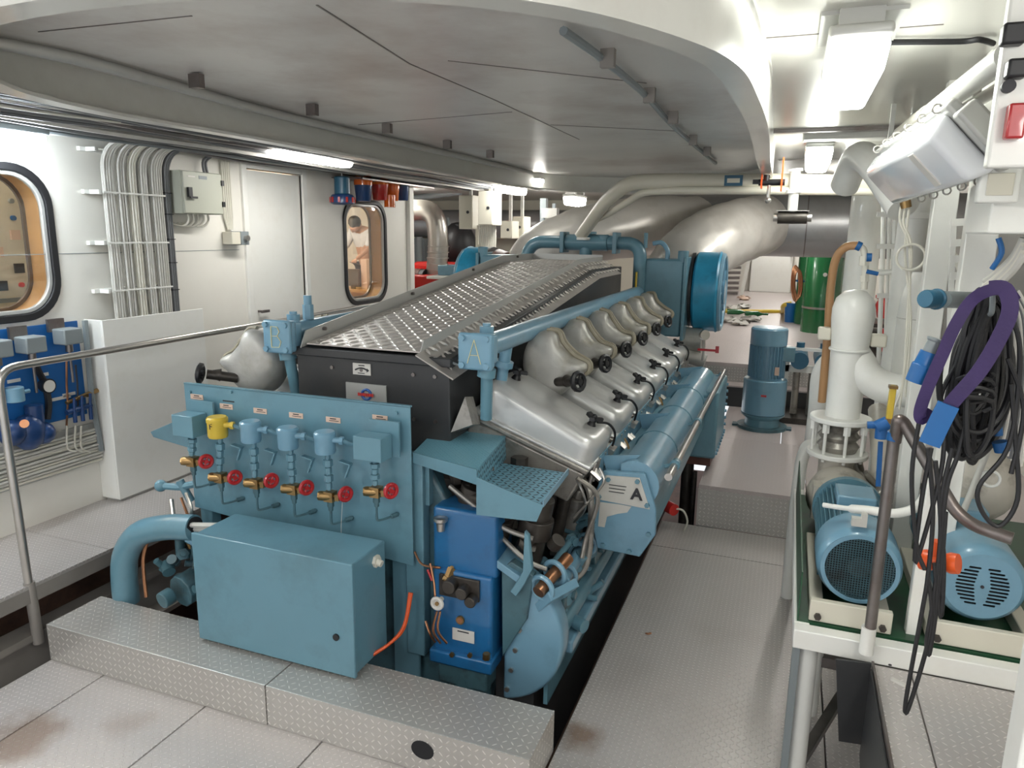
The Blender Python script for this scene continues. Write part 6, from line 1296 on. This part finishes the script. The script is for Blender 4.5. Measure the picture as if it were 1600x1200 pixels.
# left background: red engine
t = thing('red_engine', tuple(A(690, 450, y=9.8)), 'bright red engine with a silver bent duct in the left background', 'engine')
q = A(690, 428, y=9.8); obj('engine_block', MB().bx(q.x-.75, q.x+.40, 9.3, 10.6, FZ+.05, q.z-.0), REDE, t, bevel=.03)
obj('head_cover', MB().bx(q.x-.6, q.x+.3, 10.0, 10.4, q.z, q.z+.16), REDE, t, bevel=.06, seg=3)
cw = A(707, 440, y=9.7); obj('red_fan', MB().torus(cw, (.3, -1, 0), .15, .025).cyl(cw, cw+Vector((.02, -.1, 0)), .07).sph(cw+Vector((-.08, .1, -.05)), .16), REDE, t)
d0 = A(652, 437, y=9.6); obj('air_filter', MB().cyl(d0-Vector((.15, 0, 0)), d0+Vector((.15, 0, .0)), .16), BLKP, t); obj('filter_band', MB().cyl(d0-Vector((.05, 0, 0)), d0+Vector((.08, 0, 0)), .165), RUST, t)
obj('silver_duct', MB().tube(fillet([A(625, 328, y=9.7), A(680, 328, y=9.7), A(686, 380, y=9.7), A(680, 440, y=9.7)], .30, 7), .15, 24), STEEL, t)
bd = MB()
for k in range(6): q2 = A(685-k*.5, 385+k*9, y=9.7); bd.torus(q2, (0, 0, 1), .155, .010, 24, 5)
obj('duct_ribs', bd, STEEL, t)
obj('red_sign', MB().box(A(642, 360, y=9.9), (.05, .02, .30)), ORNG, t)
for (x0, y0, x1, y1, yy), lab in (((717, 305, 738, 358, 8.9), 'left cream hanging cabinet over the red engine'), ((747, 298, 770, 352, 8.6), 'right taller cream cabinet over the red engine, lit on its side'), ((782, 345, 800, 373, 9.9), 'low cream switch box right of the tall cabinet'), ((801, 338, 818, 372, 10.2), 'narrow cream box with a dark dial beside the switch box')):
    a, b = A(x0, y0, y=yy), A(x1, y1, y=yy); t = thing('electric_cabinet', tuple(b), lab, 'cabinet')
    obj('cabinet_body', MB().bx(a.x, b.x, yy, yy+.3, b.z, a.z), CREAM, t, bevel=.008); obj('cabinet_door', MB().bx(a.x+.01, b.x-.01, yy-.012, yy, b.z+.01, a.z-.01), CREAM, t, bevel=.003)
    obj('hanger', MB().bx((a.x+b.x)/2-.02, (a.x+b.x)/2+.02, yy+.15, yy+.19, a.z, CZ), CABG, t)
    obj('dial', MB().cyl((b.x-.06, yy-.02, (a.z+b.z)/2), (b.x-.06, yy-.012, (a.z+b.z)/2), .02), INK, t)
t = thing('hanging_wires', tuple(A(765, 400, y=9.0)), 'bundle of pale wires dropping under the tall cream cabinet', 'cables')
for k in range(9): obj('wire', MB().tube(path([(748+k*3.2, 352, 8.8), (750+k*3, 375, 8.8), (756+k*2, 400, 8.8), (766, 425+k, 8.9)], 4), .012, 6), CABW, t)
solo('wall_frame', MB().holed([(A(743, 352, y=9.05).x, A(743, 352, y=9.05).z), (A(765, 352, y=9.05).x, A(743, 352, y=9.05).z), (A(765, 386, y=9.05).x, A(743, 386, y=9.05).z), (A(743, 386, y=9.05).x, A(743, 386, y=9.05).z)], [[(A(747, 356, y=9.05).x, A(743, 356, y=9.05).z), (A(761, 356, y=9.05).x, A(743, 356, y=9.05).z), (A(761, 382, y=9.05).x, A(743, 382, y=9.05).z), (A(747, 382, y=9.05).x, A(743, 382, y=9.05).z)]], lambda u, v, w_: (u, 9.05+w_, v), .03), CREAM, 'small cream frame behind the hanging wires', 'frame')
solo('black_compressor', MB().sph(A(716, 385, y=10.8), .30, 16, (1, 1, 1.3)).cyl(A(722, 350, y=10.8), A(722, 400, y=10.8), .15), BLK, 'shiny black machine behind the silver duct', 'machine')
t = thing('work_table', tuple(A(735, 440, y=9.3)), 'white work table behind the engine top walkway with bottles on it', 'table')
q = A(740, 432, y=9.2); obj('table_top', MB().bx(q.x-.6, q.x+.45, 8.95, 9.6, q.z-.04, q.z), W_PAINT, t, bevel=.008)
for dx in (-.5, .35): obj('leg', MB().bx(q.x+dx, q.x+dx+.05, 9.2, 9.25, FZ, q.z-.04), W_PAINT, t)
for px, h_, m_, lab in ((722, .13, W_PAINT, 'white bottle on the work table, standing tallest'), (732, .08, BLUEP, 'small blue bottle on the work table'), (714, .09, LABEL, 'tan bottle at the left end of the work table'), (743, .10, NAVY, 'dark blue jar on the work table beside the turbocharger')):
    b0 = A(px, 428, y=9.1); solo('bottle', MB().lathe((b0.x, 9.1, q.z), (0, 0, 1), [(0, .045), (h_*1.3, .045), (h_*1.7, .018), (h_*2, .018)], 14), m_, lab, 'bottle')
solo('blue_bin', MB().bx(q.x-.55, q.x-.15, 9.2, 9.5, q.z, q.z+.14), ENGL, 'pale blue box on the work table', 'box', bevel=.01)
t = thing('cable_post', tuple(A(858, 390, y=9.6)), 'pale blue-grey post carrying cables beyond the engine valve pipe', 'post')
obj('post', MB().bar(A(850, 310, y=9.0), A(850, 405, y=9.0), .08, .08, up=(0, 1, 0)).bar(A(866, 318, y=9.0), A(864, 405, y=9.0), .04, .04, up=(0, 1, 0)), GREYP, t); obj('junction_box', MB().box(A(860, 333, y=8.95), (.20, .1, .12)), CABG, t)
for k in range(5): obj('cable', MB().tube(path([(853+k*3, 340, 8.95), (854+k*3, 380, 8.95), (856+k*2, 410, 8.95)], 3), .010, 6), CABG, t)
solo('far_pipes', MB().cyl(A(645, 310, y=11), A(720, 300, y=11), .05).cyl(A(700, 340, y=12), A(705, 400, y=12), .03).cyl(A(692, 380, y=12), A(665, 420, y=12), .03).cyl(A(655, 370, y=12), A(655, 430, y=12), .06), GREYP, 'grey pipes on the far wall behind the red engine', 'pipes')
solo('grey_cupboard', MB().bx(-7.3, -6.6, 12.6, 13.3, FZ, 2.08), GREYP, 'grey cupboard against the cross wall behind the red engine', 'cupboard')

# ================================================================ PERSON behind the far window
SKIN = mat('skin', (0.50, 0.30, 0.22), 0.5); SHIRT = mat('pale_shirt', (0.62, 0.66, 0.72), 0.7); TROU = mat('dark_trousers', (0.05, 0.06, 0.09), 0.7); HAIR = mat('dark_hair', (0.04, 0.03, 0.02), 0.6)
def skin(name, pts, edges, m, parent):
    me = bpy.data.meshes.new(name); off = root_of(parent).location; me.from_pydata([Vector(p[:3])-off for p in pts], edges, []); o = bpy.data.objects.new(name, me); C.objects.link(o); o.parent = parent
    me.materials.append(m); s_ = o.modifiers.new('skin', 'SKIN'); sv = me.skin_vertices or None
    if not me.skin_vertices:
        bm = bmesh.new(); bm.from_mesh(me); bm.verts.layers.skin.verify(); bm.to_mesh(me); bm.free()
    for i, p in enumerate(pts): me.skin_vertices[0].data[i].radius = (p[3], p[4] if len(p) > 4 else p[3]); me.skin_vertices[0].data[i].use_root = (i == 0)
    q = o.modifiers.new('sub', 'SUBSURF'); q.levels = 2; q.render_levels = 2; return o
P = lambda px, py, y, r, r2=None: (*A(px, py, y=y), r, r2 or r)
h0 = P(572, 392, 8.75, .12, .14); hx, hy, hz = h0[:3]
t = thing('person', (hx, hy, FZ), 'person in a pale shirt bending over the desk behind the far window', 'person')
pts = [(hx, hy, hz, .14, .12), (*A(569, 375, y=8.72), .14, .11), (*A(565, 362, y=8.68), .15, .11), (*A(558, 356, y=8.62), .06, .06), (*A(554, 354, y=8.56), .07, .07), (*A(551, 351, y=8.52), .085, .085)]
pts += [(hx-.09, hy, hz-.42, .07, .07), (hx-.10, hy+.02, FZ+.08, .045, .045), (hx-.10, hy-.10, FZ+.04, .04, .04), (hx+.09, hy, hz-.42, .07, .07), (hx+.10, hy+.02, FZ+.08, .045, .045), (hx+.10, hy-.10, FZ+.04, .04, .04)]
sx, sy, sz = pts[2][:3]
pts += [(sx-.15, sy, sz, .05, .05), (sx-.20, sy-.12, sz-.22, .038, .038), (sx-.16, sy-.28, sz-.36, .028, .028), (sx+.15, sy, sz, .05, .05), (sx+.18, sy-.12, sz-.22, .038, .038), (sx+.08, sy-.28, sz-.36, .028, .028)]
skin('body', pts, [(0, 1), (1, 2), (2, 3), (3, 4), (4, 5), (0, 6), (6, 7), (7, 8), (0, 9), (9, 10), (10, 11), (2, 12), (12, 13), (13, 14), (2, 15), (15, 16), (16, 17)], SKIN, t)
skin('shirt', [(*pts[0][:3], .16, .14), (*pts[1][:3], .165, .13), (*pts[2][:3], .17, .13), (*pts[12][:3], .068, .068), (*pts[13][:3], .055, .055), (*pts[15][:3], .068, .068), (*pts[16][:3], .055, .055)], [(0, 1), (1, 2), (2, 3), (3, 4), (2, 5), (5, 6)], SHIRT, t)
skin('trousers', [(hx, hy, hz-.03, .165, .145), (hx-.09, hy, hz-.42, .09, .09), (hx-.10, hy+.02, FZ+.10, .07, .07), (hx+.09, hy, hz-.42, .09, .09), (hx+.10, hy+.02, FZ+.10, .07, .07)], [(0, 1), (1, 2), (0, 3), (3, 4)], TROU, t)
obj('hair', MB().sph(Vector(pts[5][:3])+Vector((.01, .03, .035)), .088, 14), HAIR, t)
for s__ in (-1, 1):
    hb_ = Vector(pts[14 if s__ < 0 else 17][:3]); fm = MB()
    for k in range(5): fm.tube([hb_, hb_+Vector((.014*(k-2), -.05, -.02)), hb_+Vector((.018*(k-2), -.085+.01*abs(k-2), -.045))], [.014, .009, .007], 6)
    obj('hand', fm, SKIN, t)

q = A(1012, 990, z=.004); solo('litter_scrap', MB().sph(q, .012, 8, (1.4, .8, .35)).sph(q+Vector((.012, .01, 0)), .009, 8, (1, 1.3, .3)), COPPER, 'tiny orange-brown crumb on the walkway right of the engine', 'scrap')
GR = {'lantern': 'lanterns hanging by the left wall', 'rag': 'rags heaped on the far floor', 'bottle': 'bottles on the work table', 'green_bottle': 'green bottles among the rags', 'air_tank': 'green air tanks',
      'electric_cabinet': 'cream cabinets in the left background', 'electric_motor': 'blue motors on the frame', 'motor_mount': 'mounting blocks under the motors', 'centrifugal_pump': 'pumps behind the motors',
      'ceiling_lamp': 'fluorescent ceiling lamps', 'cross_pipe': 'cream cross pipes', 'white_post': 'white posts on the right', 'engine_step': 'halves of the engine step', 'lagged_exhaust_elbow': 'lagged exhaust elbows', 'hatch_conduit': 'conduits in the hatch'}
for o in C.objects:
    b_ = o.name.split('.')[0]
    if o.parent is None and b_ in GR and 'group' not in o: o['group'] = GR[b_]
